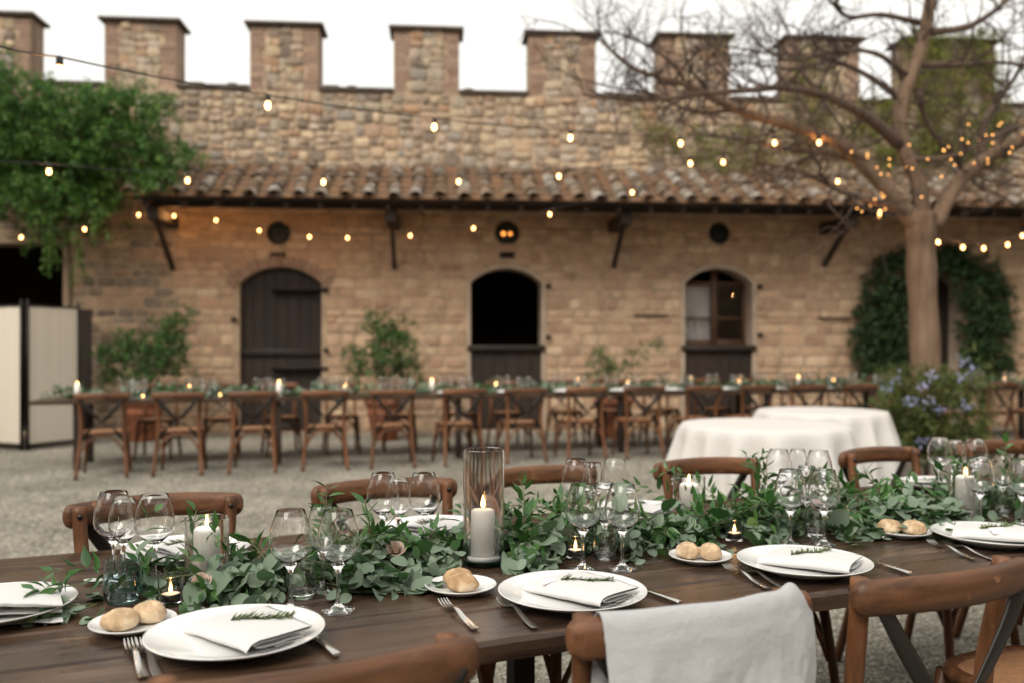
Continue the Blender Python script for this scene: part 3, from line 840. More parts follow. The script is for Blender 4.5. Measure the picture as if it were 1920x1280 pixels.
def build_stems(stems, name, mat, parent):
    mb = MB()
    for pts, r in stems: mb.sweep([tuple(q) for q in pts[::2]], [r]*len(pts[::2]), 3, cap=False)
    return tag(mb.build(name, mat, parent), kind='stuff')

def in_poly(x, y, poly):
    c = False; n = len(poly)
    for i in range(n):
        x1, y1 = poly[i]; x2, y2 = poly[(i+1) % n]
        if (y1 > y) != (y2 > y) and x < (x2-x1)*(y-y1)/(y2-y1)+x1: c = not c
    return c
def poly_points(poly, n):
    xs = [p[0] for p in poly]; ys = [p[1] for p in poly]; out = []
    while len(out) < n:
        x, y = rng.uniform(min(xs), max(xs)), rng.uniform(min(ys), max(ys))
        if in_poly(x, y, poly): out.append((x, y))
    return out

# climbing vine on the left
vine = thing('climbing_vine', 'dense bright green climbing vine hanging over the left end of the wall', 'vine', wworld(-6.8, -.5, 0))
def rel(o, p): return np.array(p) - np.array(o.location)
VP = [(-60, 80), (10, 105), (55, 150), (100, 180), (170, 172), (215, 160), (285, 172), (300, 205), (285, 245), (305, 280), (378, 300), (330, 325), (290, 345), (240, 360), (215, 400), (150, 440), (90, 450), (60, 420), (0, 400), (-60, 400)]
L = Leaves(); stems = []
clumps = [(x, y, rng.uniform(12.1, 13.4)) for x, y in poly_points(VP, 200)]
for x, y, d in clumps:
    c = at(x, y, d)
    for k in range(11):
        p = rel(vine, c) + nrg.normal(size=3)*np.array([.10, .10, .085])
        dirv = np.array([rng.uniform(-1, 1), -rng.uniform(.1, 1.0), rng.uniform(-.3, .9)])
        sprig(L, None if k % 3 else stems, p, dirv, rng.uniform(.16, .34), 6, .078, droop=2.2, spread=.95)
for x, y0, y1 in ((95, 420, 495), (60, 330, 440), (150, 420, 520), (45, 300, 390), (190, 380, 440), (98, 440, 475)):
    for k in range(10):
        p = rel(vine, at(x+rng.uniform(-12, 12), y0+(y1-y0)*k/10, 11.9))
        sprig(L, stems, p, (rng.uniform(-.5, .5), -.3, -1), .25, 7, .055, droop=1)
for k in range(80):
    i = rng.randrange(len(VP)); x1, y1 = VP[i]; x2, y2 = VP[(i+1) % len(VP)]; t = rng.random()
    p = rel(vine, at(x1+(x2-x1)*t, y1+(y2-y1)*t, rng.uniform(12.0, 13.2)))
    sprig(L, stems, p, (rng.uniform(-1, 1), -.3, rng.uniform(-.4, 1)), rng.uniform(.2, .45), 8, .06, droop=1.6, wob=.5)
L.obj('crown', LEAF_OVAL, MAT['vine'], vine)
build_stems(stems, 'stems', MAT['twig'], vine)
for x0 in (129,):
    pts = [at(x0+5*math.sin(k*1.7), 815-k*62, 13.45) - vine.location for k in range(9)]
    MB().sweep(pts, [.045-.003*k for k in range(9)], 6).build('trunk', MAT['bark'], vine)

# ivy round the fourth arch
ivy = thing('arch_ivy', 'dark green ivy framing the arch behind the tree', 'ivy', wworld(5.7, -.2, 0))
IVP = [(1600, 700), (1597, 640), (1610, 570), (1630, 510), (1665, 475), (1730, 460), (1800, 462), (1850, 485), (1885, 530), (1893, 600), (1880, 650), (1905, 700), (1800, 705), (1797, 560), (1770, 512), (1720, 505), (1690, 530), (1685, 700)]
L = Leaves()
for x, y in poly_points(IVP, 430):
    s, z = wl2(x, y, .15); c = rel(ivy, wworld(s, -rng.uniform(.03, .32), z))
    for k in range(5): sprig(L, None, c+nrg.normal(size=3)*.05, (rng.uniform(-1, 1), -.8, rng.uniform(-.6, .6)), .18, 5, .058, droop=1.5)
L.obj('crown', LEAF_OVAL, MAT['ivy'], ivy)
for sx in (1640, 1850):
    pts = []
    for k in range(8):
        s, z = wl2(sx+8*math.sin(k*1.3), 808-k*40); pts.append(wworld(s, -.05, max(z, 0)) - ivy.location)
    MB().sweep(pts, [.03-.002*k for k in range(8)], 6).build('trunk', MAT['bark'], ivy)

# creeper on the upper right wall and the last merlon
creeper = thing('wall_creeper', 'yellowing creeper on the upper wall and last merlon at right', 'creeper', wworld(5.5, -.1, 3.9))
L = Leaves(); stems = []
patches = [([(1695, 60), (1870, 60), (1872, 180), (1695, 180)], 170, .05), ([(1600, 180), (1900, 185), (1900, 300), (1640, 310)], 150, .06), ([(1480, 90), (1540, 90), (1560, 180), (1490, 200)], 26, .05),
           ([(1180, 190), (1280, 260), (1270, 285), (1190, 260)], 16, .05), ([(1290, 240), (1430, 235), (1450, 310), (1370, 330), (1300, 300)], 48, .05), ([(1440, 180), (1620, 200), (1620, 300), (1460, 310)], 50, .05), ([(1330, 60), (1360, 60), (1360, 120), (1340, 120)], 7, .04)]
for poly, n, sz in patches:
    for x, y in poly_points(poly, n):
        s, z = wl2(x, y, .1); c = rel(creeper, wworld(s, -rng.uniform(.03, .16), z))
        for k in range(4): sprig(L, stems if k == 0 else None, c+nrg.normal(size=3)*.05, (rng.uniform(-1, 1), -.6, rng.uniform(-.8, .6)), .2, 4, sz, droop=1.2)
L.obj('crown', LEAF_OVAL, MAT['walivy'], creeper)
for x0, x1, y0, y1 in ((1780, 1830, 330, 60), (1600, 1560, 330, 80), (1700, 1745, 330, 180), (1420, 1380, 330, 190), (1860, 1850, 330, 120), (1500, 1530, 330, 200), (1290, 1230, 330, 190), (1660, 1640, 330, 210)):
    pts = []
    for k in range(7):
        t = k/6; s, z = wl2(x0+(x1-x0)*t+14*math.sin(k*2.1+x0), y0+(y1-y0)*t); pts.append(np.array(rel(creeper, wworld(s, -.06, z))))
    stems.append((np.array(pts), .018))
build_stems(stems, 'stems', MAT['bark'], creeper)

# ------------------------------------------------------------------ plants in terracotta pots
def pot_plant(px, dist, r, h, poly, n, label, size=.06, sparse=False):
    base = at(px, 655+CH*F/dist, dist); base.z = 0
    pot = thing('terracotta_pot', label[0], 'pot', base)
    MB().lathe([(0, .005), (r*.62, 0), (r*.66, .02), (r*.88, h*.62), (r*.92, h*.64), (r*.92, h*.70), (r*.9, h*.72), (r*.95, h*.84), (r*1.06, h*.86), (r*1.06, h*.985), (r*1.03, h), (r*.93, h), (r*.9, h*.9)], 36).build('body', MAT['terracotta'], pot)
    MB().lathe([(0, h*.93), (r*.915, h*.92)], 24).build('soil', MAT['soil'], pot, smooth=False)
    pl = thing('potted_plant', label[1], 'plant', base+Vector((0, 0, h*.93)))
    L = Leaves(); stems = []; tops = poly_points(poly, n)
    for x, y in tops:
        tip = rel(pl, at(x, y, dist+rng.uniform(-.35, .3)))
        for k in range(3 if sparse else 6): sprig(L, stems if k == 0 else None, tip+nrg.normal(size=3)*.06, (rng.uniform(-1, 1), rng.uniform(-1, .3), rng.uniform(-.2, 1)), .2, 5, size, droop=1.6)
    L.obj('crown', LEAF_OVAL, MAT['potleaf'], pl); 
    mb = MB()
    for x, y in tops[:max(6, n//7)]:
        tip = Vector(rel(pl, at(x, y, dist))); mb.sweep([(0, 0, -.02), tip*.4+Vector((rng.uniform(-.05, .05), 0, .05)), tip], [.012, .009, .004], 5)
    tag(mb.build('stems', MAT['twig'], pl), kind='stuff')
pot_plant(268, 12.6, .30, .62, [(178, 715), (185, 640), (215, 625), (290, 635), (325, 600), (350, 588), (345, 640), (345, 690), (330, 715)], 75, ('wide terracotta pot behind the first chairs of the far table', 'bushy plant spilling from the leftmost terracotta pot'))
pot_plant(722, 12.7, .28, .60, [(648, 660), (690, 665), (695, 600), (710, 582), (728, 600), (735, 625), (775, 612), (783, 640), (770, 660), (798, 690), (790, 715), (665, 715)], 55, ('terracotta pot standing between the two left arches', 'leafy upright plant between the first two arches'))
pot_plant(1150, 13.0, .28, .58, [(1105, 705), (1115, 650), (1130, 650), (1145, 680), (1170, 675), (1185, 640), (1200, 650), (1225, 640), (1220, 655), (1190, 700), (1160, 715)], 26, ('terracotta pot below the wall between second and third arch', 'sparse leggy plant between the second and third arch'), .055, True)

# ------------------------------------------------------------------ tree
tree_base = at(1738, 655+CH*F/9.0, 9.0); tree_base.z = 0
tree = thing('bare_tree', 'bare branching courtyard tree wrapped with tiny lights', 'tree', tree_base)
T0 = np.array(tree_base)
def tp(x, y, d): return np.array(at(x, y, d))-T0
def smooth_path(pts, m=4):
    P = [np.array(p) for p in pts]; P = [2*P[0]-P[1]]+P+[2*P[-1]-P[-2]]; out = []
    for i in range(1, len(P)-2):
        for k in range(m):
            t = k/m; a, b, c, d = P[i-1], P[i], P[i+1], P[i+2]
            out.append(.5*((2*b)+(-a+c)*t+(2*a-5*b+4*c-d)*t*t+(-a+3*b-3*c+d)*t**3))
    out.append(P[-2]); return out
LIMBS = [
 ([(1722,425,9.0),(1668,362,8.95),(1612,302,8.9),(1562,262,8.85),(1480,236,8.7),(1380,206,8.6),(1290,160,8.5),(1190,130,8.5),(1125,75,8.4)], .125, .014),
 ([(1732,425,9.0),(1722,340,9.0),(1697,285,9.0),(1688,210,8.95),(1705,150,8.9),(1730,80,8.9),(1745,0,8.8),(1760,-70,8.8)], .11, .055),
 ([(1692,275,9.0),(1630,222,8.8),(1600,205,8.7),(1545,180,8.6),(1470,165,8.4),(1400,170,8.3),(1300,178,8.2),(1200,190,8.1),(1095,178,8.0)], .07, .011),
 ([(1690,188,8.95),(1640,150,9.0),(1580,120,9.1),(1520,105,9.2),(1440,100,9.3),(1350,85,9.4)], .04, .009),
 ([(1706,146,8.9),(1640,100,8.7),(1560,98,8.6),(1470,112,8.5),(1400,60,8.4)], .034, .008),
 ([(1730,44,8.9),(1650,28,8.8),(1590,32,8.7),(1555,0,8.7),(1525,-30,8.7)], .034, .012),
 ([(1738,62,8.9),(1810,52,8.8),(1860,25,8.7),(1905,-15,8.7)], .045, .02),
 ([(1714,122,8.9),(1800,122,9.0),(1880,118,9.1),(1960,130,9.2)], .035, .015),
 ([(1722,172,8.95),(1740,235,9.1),(1790,298,9.2),(1830,330,9.3)], .035, .012),
 ([(1750,425,9.0),(1790,352,9.0),(1840,302,8.95),(1900,272,8.9),(1970,230,8.8)], .11, .05),
 ([(1700,298,9.0),(1770,297,8.8),(1840,272,8.7),(1900,240,8.6),(1960,230,8.6)], .032, .014),
 ([(1715,405,9.0),(1650,380,8.8),(1580,360,8.7),(1500,320,8.6),(1420,305,8.5)], .055, .010),
 ([(1840,302,8.95),(1850,220,9.1),(1900,150,9.2),(1930,90,9.2)], .05, .015),
 ([(1612,302,8.9),(1560,290,9.2),(1480,280,9.4),(1390,262,9.5),(1290,250,9.6)], .05, .010),
 ([(1545,180,8.6),(1500,130,8.7),(1478,60,8.8),(1455,20,8.8)], .028, .008),
 ([(1380,206,8.6),(1300,210,8.5),(1220,175,8.5),(1150,165,8.4),(1060,140,8.4)], .025, .007),
 ([(1290,160,8.5),(1250,110,8.5),(1180,70,8.5),(1130,60,8.5)], .022, .006),
]
mb = MB(); tw = MB()
trunk_pts = [tp(1742,893,9.0)*np.array([1,1,0]), tp(1740,830,9.0), tp(1737,720,9.0), tp(1732,600,9.0), tp(1727,500,9.0), tp(1727,440,9.0), tp(1730,400,9.0)]
tpth = smooth_path(trunk_pts); mb.sweep([tuple(q) for q in tpth], [.180-.030*min(1, i/6) - .012*i/len(tpth)+.008*math.sin(i*1.3) for i in range(len(tpth))], 16)
mb.build('trunk', MAT['treebark'], tree)
mb = MB(); mb2 = MB()
def branch(p, d, length, r, depth):
    n = 5; pts = [p]; dd = unit(d); q = p
    for k in range(n):
        dd = unit(dd + nrg.normal(size=3)*.28 + np.array([0, 0, .06])); q = q+dd*length/n; pts.append(q)
    tw.sweep([tuple(x) for x in pts], [r*(1-.75*i/n) for i in range(n+1)], 5 if depth < 2 else 3, cap=False)
    if depth >= 3: return
    for k in range(4 if depth < 2 else 3):
        i = rng.randint(1, n); side = unit(nrg.normal(size=3)*np.array([1, .8, 1]))
        branch(pts[i], unit(dd*.55+side*.9), length*rng.uniform(.4, .7), r*.5, depth+1)
for pts, r0, r1 in LIMBS:
    P = smooth_path([tp(*q) for q in pts]); n = len(P)
    r0 *= (.80 if r0 > .09 else .95); rr = [r0+(r1-r0)*(i/(n-1))**.8 for i in range(n)]
    (mb2 if r0 > .07 else mb).sweep([tuple(q) for q in P], [x*(1+.06*math.sin(i*2.1)) for i, x in enumerate(rr)], 10 if r0 > .06 else 7)
    nn = max(6, int(n*(.85 if pts[-1][0] < 1500 else .6)))
    for k in range(nn):
        i = rng.randint(int(n*.35), n-1); t = unit(np.array(P[min(i+1, n-1)])-np.array(P[i-1]))
        side = unit(nrg.normal(size=3)*np.array([1, .8, 1])+np.array([0, 0, .2]))
        branch(np.array(P[i]), unit(t*.6+side), rng.uniform(.45, .95), min(rr[i]*.55, .014), 1)
tag(mb.build('branches', MAT['limb'], tree), kind='stuff'); tag(mb2.build('limbs', MAT['treebark'], tree), kind='stuff')
tag(tw.build('twigs', MAT['twig'], tree), kind='stuff')

# kerbed planter and blue flowered bush at its foot
planter = thing('stone_planter', 'low round stone planter around the tree foot', 'planter', tree_base)
nk = 14
km = MB().cbox(-.165, .165, -.11, .11, 0, .26, .02).mesh('kerb_stone', False); km.materials.append(varied('planter_stone', [(0, (.20,.18,.15)), (1, (.28,.25,.21))], nscale=12, bscale=40))
for k in range(nk):
    a = 2*math.pi*k/nk; obj_from(km, 'kerb_stone', planter, (.78*math.cos(a), .78*math.sin(a), 0), (0, 0, a+R(90)))
MB().lathe([(0, .2), (.70, .19)], 24).build('soil', MAT['soil'], planter)
bush = thing('flowering_bush', 'low green bush with pale blue flower clusters below the tree', 'bush', tree_base+Vector((-.05, -.35, .2)))
L = Leaves(); stems = []
BP = [(1640, 840), (1635, 800), (1648, 760), (1640, 725), (1665, 705), (1700, 715), (1740, 705), (1790, 690), (1800, 668), (1820, 690), (1835, 740), (1838, 800), (1830, 840), (1800, 858), (1680, 858)]
for x, y in poly_points(BP, 120):
    c = rel(bush, at(x, y, rng.uniform(8.2, 9.0)))
    for k in range(6): sprig(L, stems if k < 2 else None, c+nrg.normal(size=3)*.05, (rng.uniform(-1, 1), rng.uniform(-1, .2), rng.uniform(-.1, 1)), .2, 6, .042, droop=1.4)
L.obj('crown', LEAF_OVAL, MAT['bush'], bush); build_stems(stems, 'stems', MAT['twig'], bush)
for x, y in ((1683, 710), (1670, 728), (1732, 722), (1748, 705), (1710, 755), (1708, 748), (1762, 766), (1808, 764), (1805, 708), (1808, 675), (1648, 832), (1740, 754), (1655, 800), (1730, 825), (1822, 690)):
    Lf = Leaves(); c = rel(bush, at(x, y, 8.05))
    for k in range(13): Lf.add(c+nrg.normal(size=3)*np.array([.030, .03, .022]), nrg.normal(size=3), nrg.normal(size=3)+np.array([0, -1, .5]), .036)
    tag(Lf.obj('flower_cluster', LEAF_OVAL, MAT['flower'], bush), kind='stuff')

# ------------------------------------------------------------------ string lights
bulb_me = MB().lathe([(0, -.086), (.008, -.084), (.0135, -.077), (.0155, -.067), (.0145, -.055), (.011, -.043), (.0095, -.037)], 14).mesh('bulb'); bulb_me.materials.append(MAT['bulb'])
bulb_lamp = bpy.data.lights.new('bulb_lamp', 'POINT'); bulb_lamp.energy = 1.3; bulb_lamp.color = (1.0, .46, .15); bulb_lamp.shadow_soft_size = .014
sock_me = MB().lathe([(0, .004), (.010, .002), (.0145, -.006), (.0155, -.030), (.014, -.040), (.011, -.041)], 12).mesh('socket'); sock_me.materials.append(MAT['cable'])
def string(name, pts, label, anchors=(), sag=.03):
    """pts (x, y, d) of bulbs"""
    W = [at(x, y, d)+Vector((0, 0, .066)) for x, y, d in pts]
    root = thing(name, label, 'string lights', W[0], group='string lights over the courtyard')
    path = []
    full = [at(*a) for a in anchors[:1]] + W + [at(*a) for a in anchors[1:]]
    for a, b in zip(full[:-1], full[1:]):
        for k in range(6):
            t = k/6; path.append(a.lerp(b, t)+Vector((0, 0, -sag*4*t*(1-t)*.4))-W[0])
    path.append(full[-1]-W[0])
    MB().sweep(path, .0045, 5, cap=False).build('wire', MAT['cable'], root)
    for p in W:
        b = obj_from(bulb_me, 'bulb', root, p-W[0], (rng.uniform(-.1, .1), rng.uniform(-.1, .1), 0))
        obj_from(sock_me, 'socket', b)
        obj_from(bulb_lamp, 'filament', b, (0, 0, -.068))
string('string_light', [(112, 135, 3.9), (503, 200, 5.0), (815, 240, 6.0), (1070, 260, 6.9), (1277, 270, 7.7), (1452, 269, 8.4), (1536, 269, 8.75)], 'nearest string of clear bulbs crossing from upper left to the tree', [(-60, 70, 3.4), (1565, 255, 8.85)])
string('string_light', [(92, 323, 6.8), (352, 340, 7.3), (607, 343, 7.8), (860, 342, 8.2), (1047, 332, 8.4), (1293, 308, 8.6), (1356, 305, 8.7)], 'middle string of bulbs level with the tile roof', [(-150, 290, 6.4), (1565, 262, 8.85)])
string('string_light', [(327, 406, 13.1), (405, 414, 13.1), (486, 433, 13.0), (581, 445, 12.9), (652, 447, 12.8), (769, 443, 12.4), (888, 429, 12.0), (1030, 403, 11.3), (1185, 362, 10.5), (1572, 341, 9.1), (1651, 400, 8.75)], 'lowest sagging string of bulbs from the first bracket to the tree', [(320, 382, 13.1), (1690, 400, 8.85)], .05)
string('string_light', [(40, 446, 11.3), (158, 431, 11.6), (260, 404, 12.6), (328, 386, 13.0)], 'short string of bulbs under the hanging vine at far left', [(-80, 440, 11.0), (335, 378, 13.0)])
string('string_light', [(1758, 455, 9.6), (1805, 465, 10.0), (1845, 467, 10.3), (1889, 460, 10.6), (1917, 443, 10.9), (1975, 412, 11.3)], 'string of bulbs running right from the tree trunk', [(1735, 440, 9.15), (2060, 380, 11.8)])
# fairy lights on the tree
fairy = thing('fairy_light_string', 'tiny warm fairy lights scattered through the tree branches', 'fairy lights', tree_base+Vector((0, 0, 2.7)))
fm = MB().lathe([(0, -.008), (.004, -.005), (.0055, 0), (.004, .005), (0, .008)], 8).mesh('bulb'); fm.materials.append(MAT['fairy'])
FP = [(1610,280),(1625,290),(1640,302),(1682,312),(1697,325),(1717,327),(1630,328),(1655,298),(1658,365),(1668,402),(1627,378),(1622,390),(1628,390),(1638,398),(1652,376),(1652,383),(1709,284),(1727,288),(1767,268),(1777,280),(1790,278),(1790,293),(1804,235),(1808,272),(1825,265),(1842,256),(1848,270),(1865,300),(1876,220),(1885,247),(1890,270),(1891,293),(1817,315),(1794,322),(1779,336),(1743,367),(1860,243),(1874,275),(1812,296),(1841,308),(1672,340),(1660,325),(1648,390),(1655,408),(1915,288),(1905,262)]
Wf = []
for x, y in FP:
    x += rng.uniform(-16, 16); y += rng.uniform(-14, 14); p = at(x, y, rng.uniform(8.3, 8.9)); obj_from(fm, 'bulb', fairy, p-fairy.location); Wf.append(p-fairy.location)
Wf.sort(key=lambda v: (round(v.x*3), v.z))
MB().sweep(Wf, .0015, 3, cap=False).build('wire', MAT['cable'], fairy)

# ------------------------------------------------------------------ folding screen
def screen():
    root = thing('folding_screen', 'cream linen folding screen with black posts at far left', 'screen', onz(46, 840, 0))
    B = root.location
    def panel(xa, xb, da, db, ya0, yb0):
        a, b = at(xa, 700, da), at(xb, 700, db); a.z = b.z = 0
        za0, zb0 = .09, .09; ht = 1.86
        A, Bv = a-B, b-B
        def fn(u, v):
            p = A.lerp(Bv, u); return (p.x, p.y+.004*math.sin(u*33+2*math.sin(u*9))*(.3+.7*v)+.0015*math.sin(u*71), za0+v*(ht-.1))
        MB().grid(fn, 60, 8).build('linen_panel', MAT['screen'], root)
        for z in (za0-.02, ht):
            MB().sweep([A+Vector((0, 0, z)), Bv+Vector((0, 0, z))], .014, 6).build('rail', MAT['iron'], root)
        for q in (A, Bv): MB().sweep([q, q+Vector((0, 0, ht+.08))], .02, 8).build('post', MAT['iron'], root)
    panel(-110, 40, 12.1, 11.35, 0, 0); panel(52, 147, 11.35, 12.0, 0, 0)
    return root
screen()
e = thing('open_door_leaf', 'dark wooden door leaf standing open behind the folding screen', 'door', at(157, 655+CH*F/13.2, 13.2)*1.0)
e.location.z = 0
for k in range(3): MB().cbox(-.06+k*.062, -.002+k*.062, -.02, .02, .02, wl2(150, 582)[1], .004).build('board', MAT['doorwood'], e, smooth=False)

# ------------------------------------------------------------------ chair
def make_chair():
    t = thing('cross_back_chair', '', 'chair')
    for sx in (-1, 1):
        MB().sweep(smooth_path([(sx*.215,-.315,0),(sx*.200,-.262,.20),(sx*.182,-.222,.46),(sx*.184,-.222,.64),(sx*.196,-.246,.80),(sx*.198,-.252,.872)]), .0185, 8).build('leg', MAT['chair'], t)
        MB().sweep([(sx*.205,.215,0),(sx*.19,.185,.25),(sx*.172,.155,.455)], [.0145,.017,.019], 8).build('leg', MAT['chair'], t)
    # top rail
    pts, sec = [], []
    for a in [-1, -.995, -.985, -.965, -.935, -.90] + [-.85+1.7*k/14 for k in range(15)] + [.90, .935, .965, .985, .995, 1]:
        e_ = max(0, (abs(a)-.90)/.10); sc = max(.05, (1-e_**2.2)**(1/2.2))
        pts.append((.238*a, -.268-.058*(1-a*a), .842+.008*(1-a*a))); sec.append((.0185*sc, .034*sc*(1-.0*abs(a))))
    rail = MB().sweep(pts, sec, 12, power=2.4).build('top_rail', MAT['chairrail'], t)
    for sx in (-1, 1):
        MB().lathe([(0, .006), (.006, .0055), (.0085, .002), (.0085, -.01)], 10).build('bolt', MAT['bolt'], rail)
        bo = rail.children[-1]; bo.location = (sx*.197, -.232, .848); bo.rotation_euler = (R(-90), 0, 0)
    # X straps, bowed backwards
    for sx in (-1, 1):
        P = smooth_path([(sx*.196,-.296,.845),(sx*.13,-.300,.74),(sx*.02,-.292,.60),(-sx*.10,-.262,.50),(-sx*.165,-.235,.40)], 4)
        P = [Vector(q)+Vector((0, -.004*sx, 0)) for q in P]
        MB().sweep([tuple(q) for q in P], (.0035, .0135) if False else (.004, .019), 8, up=(sx*.75, 0, .66), power=3).build('cross_strap', MAT['strap'], t)
    # seat
    def ring(sc, z, n=28):
        out = []
        for k in range(n):
            a = 2*math.pi*k/n; ca, sa = math.cos(a), math.sin(a); e_ = .62
            x = math.copysign(abs(ca)**e_, ca); y = math.copysign(abs(sa)**e_, sa)
            out.append((x*(.205+.018*y)*sc, y*.205*sc-.01, z))
        return out
    n = 28; vs = ring(.94, .437)+ring(1, .445)+ring(1.0, .462)+ring(.96, .471)+ring(.86, .471)+ring(.84, .462)
    fs = [(r_*n+k, r_*n+(k+1) % n, (r_+1)*n+(k+1) % n, (r_+1)*n+k) for r_ in range(5) for k in range(n)] + [tuple(range(n-1, -1, -1))]
    seat = MB().add(vs, fs).build('seat', MAT['chair'], t)
    vs = ring(.85, .463)+[(0, -.01, .466)]; MB().add(vs, [(k, (k+1) % n, n) for k in range(n)]).build('cane_pad', MAT['cane'], seat)
    # bentwood braces
    def arch(a, b, name='brace'):
        a, b = Vector(a), Vector(b); pts = []
        for k in range(13):
            u = k/12; x = a.lerp(b, u); h = (1-abs(2*u-1)**2.6)
            x.z = a.z+(.432-a.z)*h; pts.append(x)
        MB().sweep(pts, .0105, 6).build(name, MAT['chair'], t)
    arch((-.196,-.250,.235), (.196,-.250,.235)); arch((-.182,.178,.24), (.182,.178,.24))
    arch((-.19,-.245,.26), (-.181,.175,.26)); arch((.19,-.245,.26), (.181,.175,.26))
    return t
chair0 = make_chair(); chair_used = [False]
def put_chair(loc, rz, label, group, sc=1.0):
    if not chair_used[0]: c = chair0; chair_used[0] = True; c.location = loc; c.rotation_euler = (0, 0, rz)
    else: c = copy_tree(chair0, None, loc, rz)
    c.scale = (sc, min(sc, 1.05), 1.0 if sc == 1 else .985); c['label'] = label; c['group'] = group; return c
ORD = ['first', 'second', 'third', 'fourth', 'fifth', 'sixth', 'seventh', 'eighth', 'ninth', 'tenth', 'eleventh', 'twelfth', 'thirteenth', 'fourteenth', 'fifteenth', 'sixteenth', 'seventeenth', 'eighteenth']

# ------------------------------------------------------------------ glassware
def glass_profile(h, rmax, rrim, rbase, t=.0008):
    zb = h*.44; H = h-zb          # bowl starts at zb
    rs = .0036
    foot = [(0, .0012), (rbase*.96, 0), (rbase, .0012), (rbase*.985, .0028), (rbase*.5, .006), (rs*2.2, .012), (rs*1.15, .024)]
    stem = [(rs*1.15, .024), (rs, h*.2), (rs, h*.34), (rs*1.3, zb-.012)]
    q = [(rs*1.3, -.012), (rs*2.2, -.004), (rmax*.36, H*.06), (rmax*.70, H*.17), (rmax*.93, H*.29), (rmax, H*.40), (rmax*.985, H*.52), (rmax*.93, H*.68), ((rmax*.55+rrim*.45)*.93, H*.84), (rrim, H)]
    outer = [(r, zb+z) for r, z in q]
    inner = [(r-t, zb+z) for r, z in q[::-1][:-3]] 
    inner[0] = (rrim-t, h); bowl = outer + [(rrim-t*.5, h+.0004)] + inner + [(rmax*.30, zb+H*.065), (0, zb+H*.045)]
    return foot, stem, bowl
def make_glass(kind):
    h, rmax, rrim, rb = {'big': (.208, .044, .0290, .035), 'small': (.192, .034, .0235, .031)}[kind]
    foot, stem, bowl = glass_profile(h, rmax, rrim, rb); out = []
    for nm, pr in (('foot', foot), ('stem', stem), ('bowl', bowl)):
        me = MB().lathe(pr, 40).mesh(nm); me.set_sharp_from_angle(angle=R(50)); me.materials.append(MAT['glass']); out.append((nm, me))
    return out
GL = {k: make_glass(k) for k in ('big', 'small')}
def put_glass(loc, kind, label, group):
    t = thing('wine_glass', label, 'wine glass', loc, rng.uniform(0, 6), group)
    for nm, me in GL[kind]: obj_from(me, nm, t)
    return t

# ------------------------------------------------------------------ near table
TA = R(24.0); TU = Vector((math.cos(TA), math.sin(TA), 0)); TV = Vector((-math.sin(TA), math.cos(TA), 0)); TO = Vector((.008, 1.69, 0)); TZ = .76
def tw_(s, t, z=TZ): return TO+TU*s+TV*t+Vector((0, 0, z))
def tpx(x, y, z=TZ):
    p = onz(x, y, z)-TO; return p.dot(TU), p.dot(TV)
table = thing('near_table', 'long dark plank dining table in the foreground', 'table', TO, TA)
T_S0, T_S1, T_T0, T_T1 = -1.22, 3.6, -.035, 1.085
edges = [T_T0, .155, .365, .56, .745, .935, T_T1]
for k in range(6):
    a, b = edges[k]+.005, edges[k+1]-.005; n = 60; t = .042
    prof = []
    for i in range(n+1):
        s = T_S0+(T_S1-T_S0)*i/n; jf = noise.noise((s*3, k*7.1, 0))*.0022; jz = noise.noise((s*1.1, k*3.7, 5))*.0018
        ea = a+jf; eb = b+noise.noise((s*3, k*7.1+3, 0))*.0022
        if k == 0: ea += noise.noise((s*9, 1, 2))*.009+noise.noise((s*31, 4, 2))*.004
        z1 = TZ-.001+min(0, jz); c = .0045
        prof.append([(s, ea, z1-t), (s, ea-.001, z1-c*(2.2 if k == 0 else 1)), (s, ea+c, z1), (s, eb-c, z1), (s, eb, z1-c), (s, eb, z1-t)])
    vs = [p for q in prof for p in q]; fs = []
    for i in range(n):
        for j in range(6): fs.append((i*6+j, i*6+(j+1) % 6, (i+1)*6+(j+1) % 6, (i+1)*6+j))
    fs += [tuple(range(5, -1, -1)), tuple(n*6+j for j in range(6))]
    o = MB().add(vs, fs).build('plank', MAT['table'], table, smooth=False)
    o.data.materials.append(MAT['tableedge'])
    if k == 0:
        for p in o.data.polygons:
            if p.normal.y < -.6 : p.material_index = 1
for s in (-1.05, .43, 2.95):
    for tt in (.16, .92):
        MB().cbox(s-.035, s+.035, tt-.035, tt+.035, 0, TZ-.048, .006).build('leg', MAT['darkwood'], table, smooth=False)
    MB().cbox(s-.02, s+.02, .195, .885, TZ-.14, TZ-.05, .006).build('cross_beam', MAT['darkwood'], table, smooth=False)

# chairs at the near table
NEAR_F = [(-.455, -.055, 2, 'cross-back chair closest to the camera, its top rail at the bottom edge'), (.195, -.045, -2, 'cross-back chair draped with a pale linen cloth'),
          (.765, -.045, 1, 'uncovered cross-back chair at the lower right, back to the camera'), (1.47, -.03, 0, 'cross-back chair mostly cut off by the right edge, near side of table')]
near_chairs = []
for s, t, dr, lb in NEAR_F: near_chairs.append(put_chair(tw_(s, t, 0), TA+R(dr), lb, 'chairs at the near table'))
for i, (s, t, dr) in enumerate([(-.585, .885, 3), (.075, .925, -2), (.675, .995, 2), (1.345, .955, -3), (2.27, .965, 4), (2.97, .965, 1)]):
    put_chair(tw_(s, t, 0), TA+R(180+dr), '%s cross-back chair from the left on the far side of the near table' % ORD[i], 'chairs at the near table')

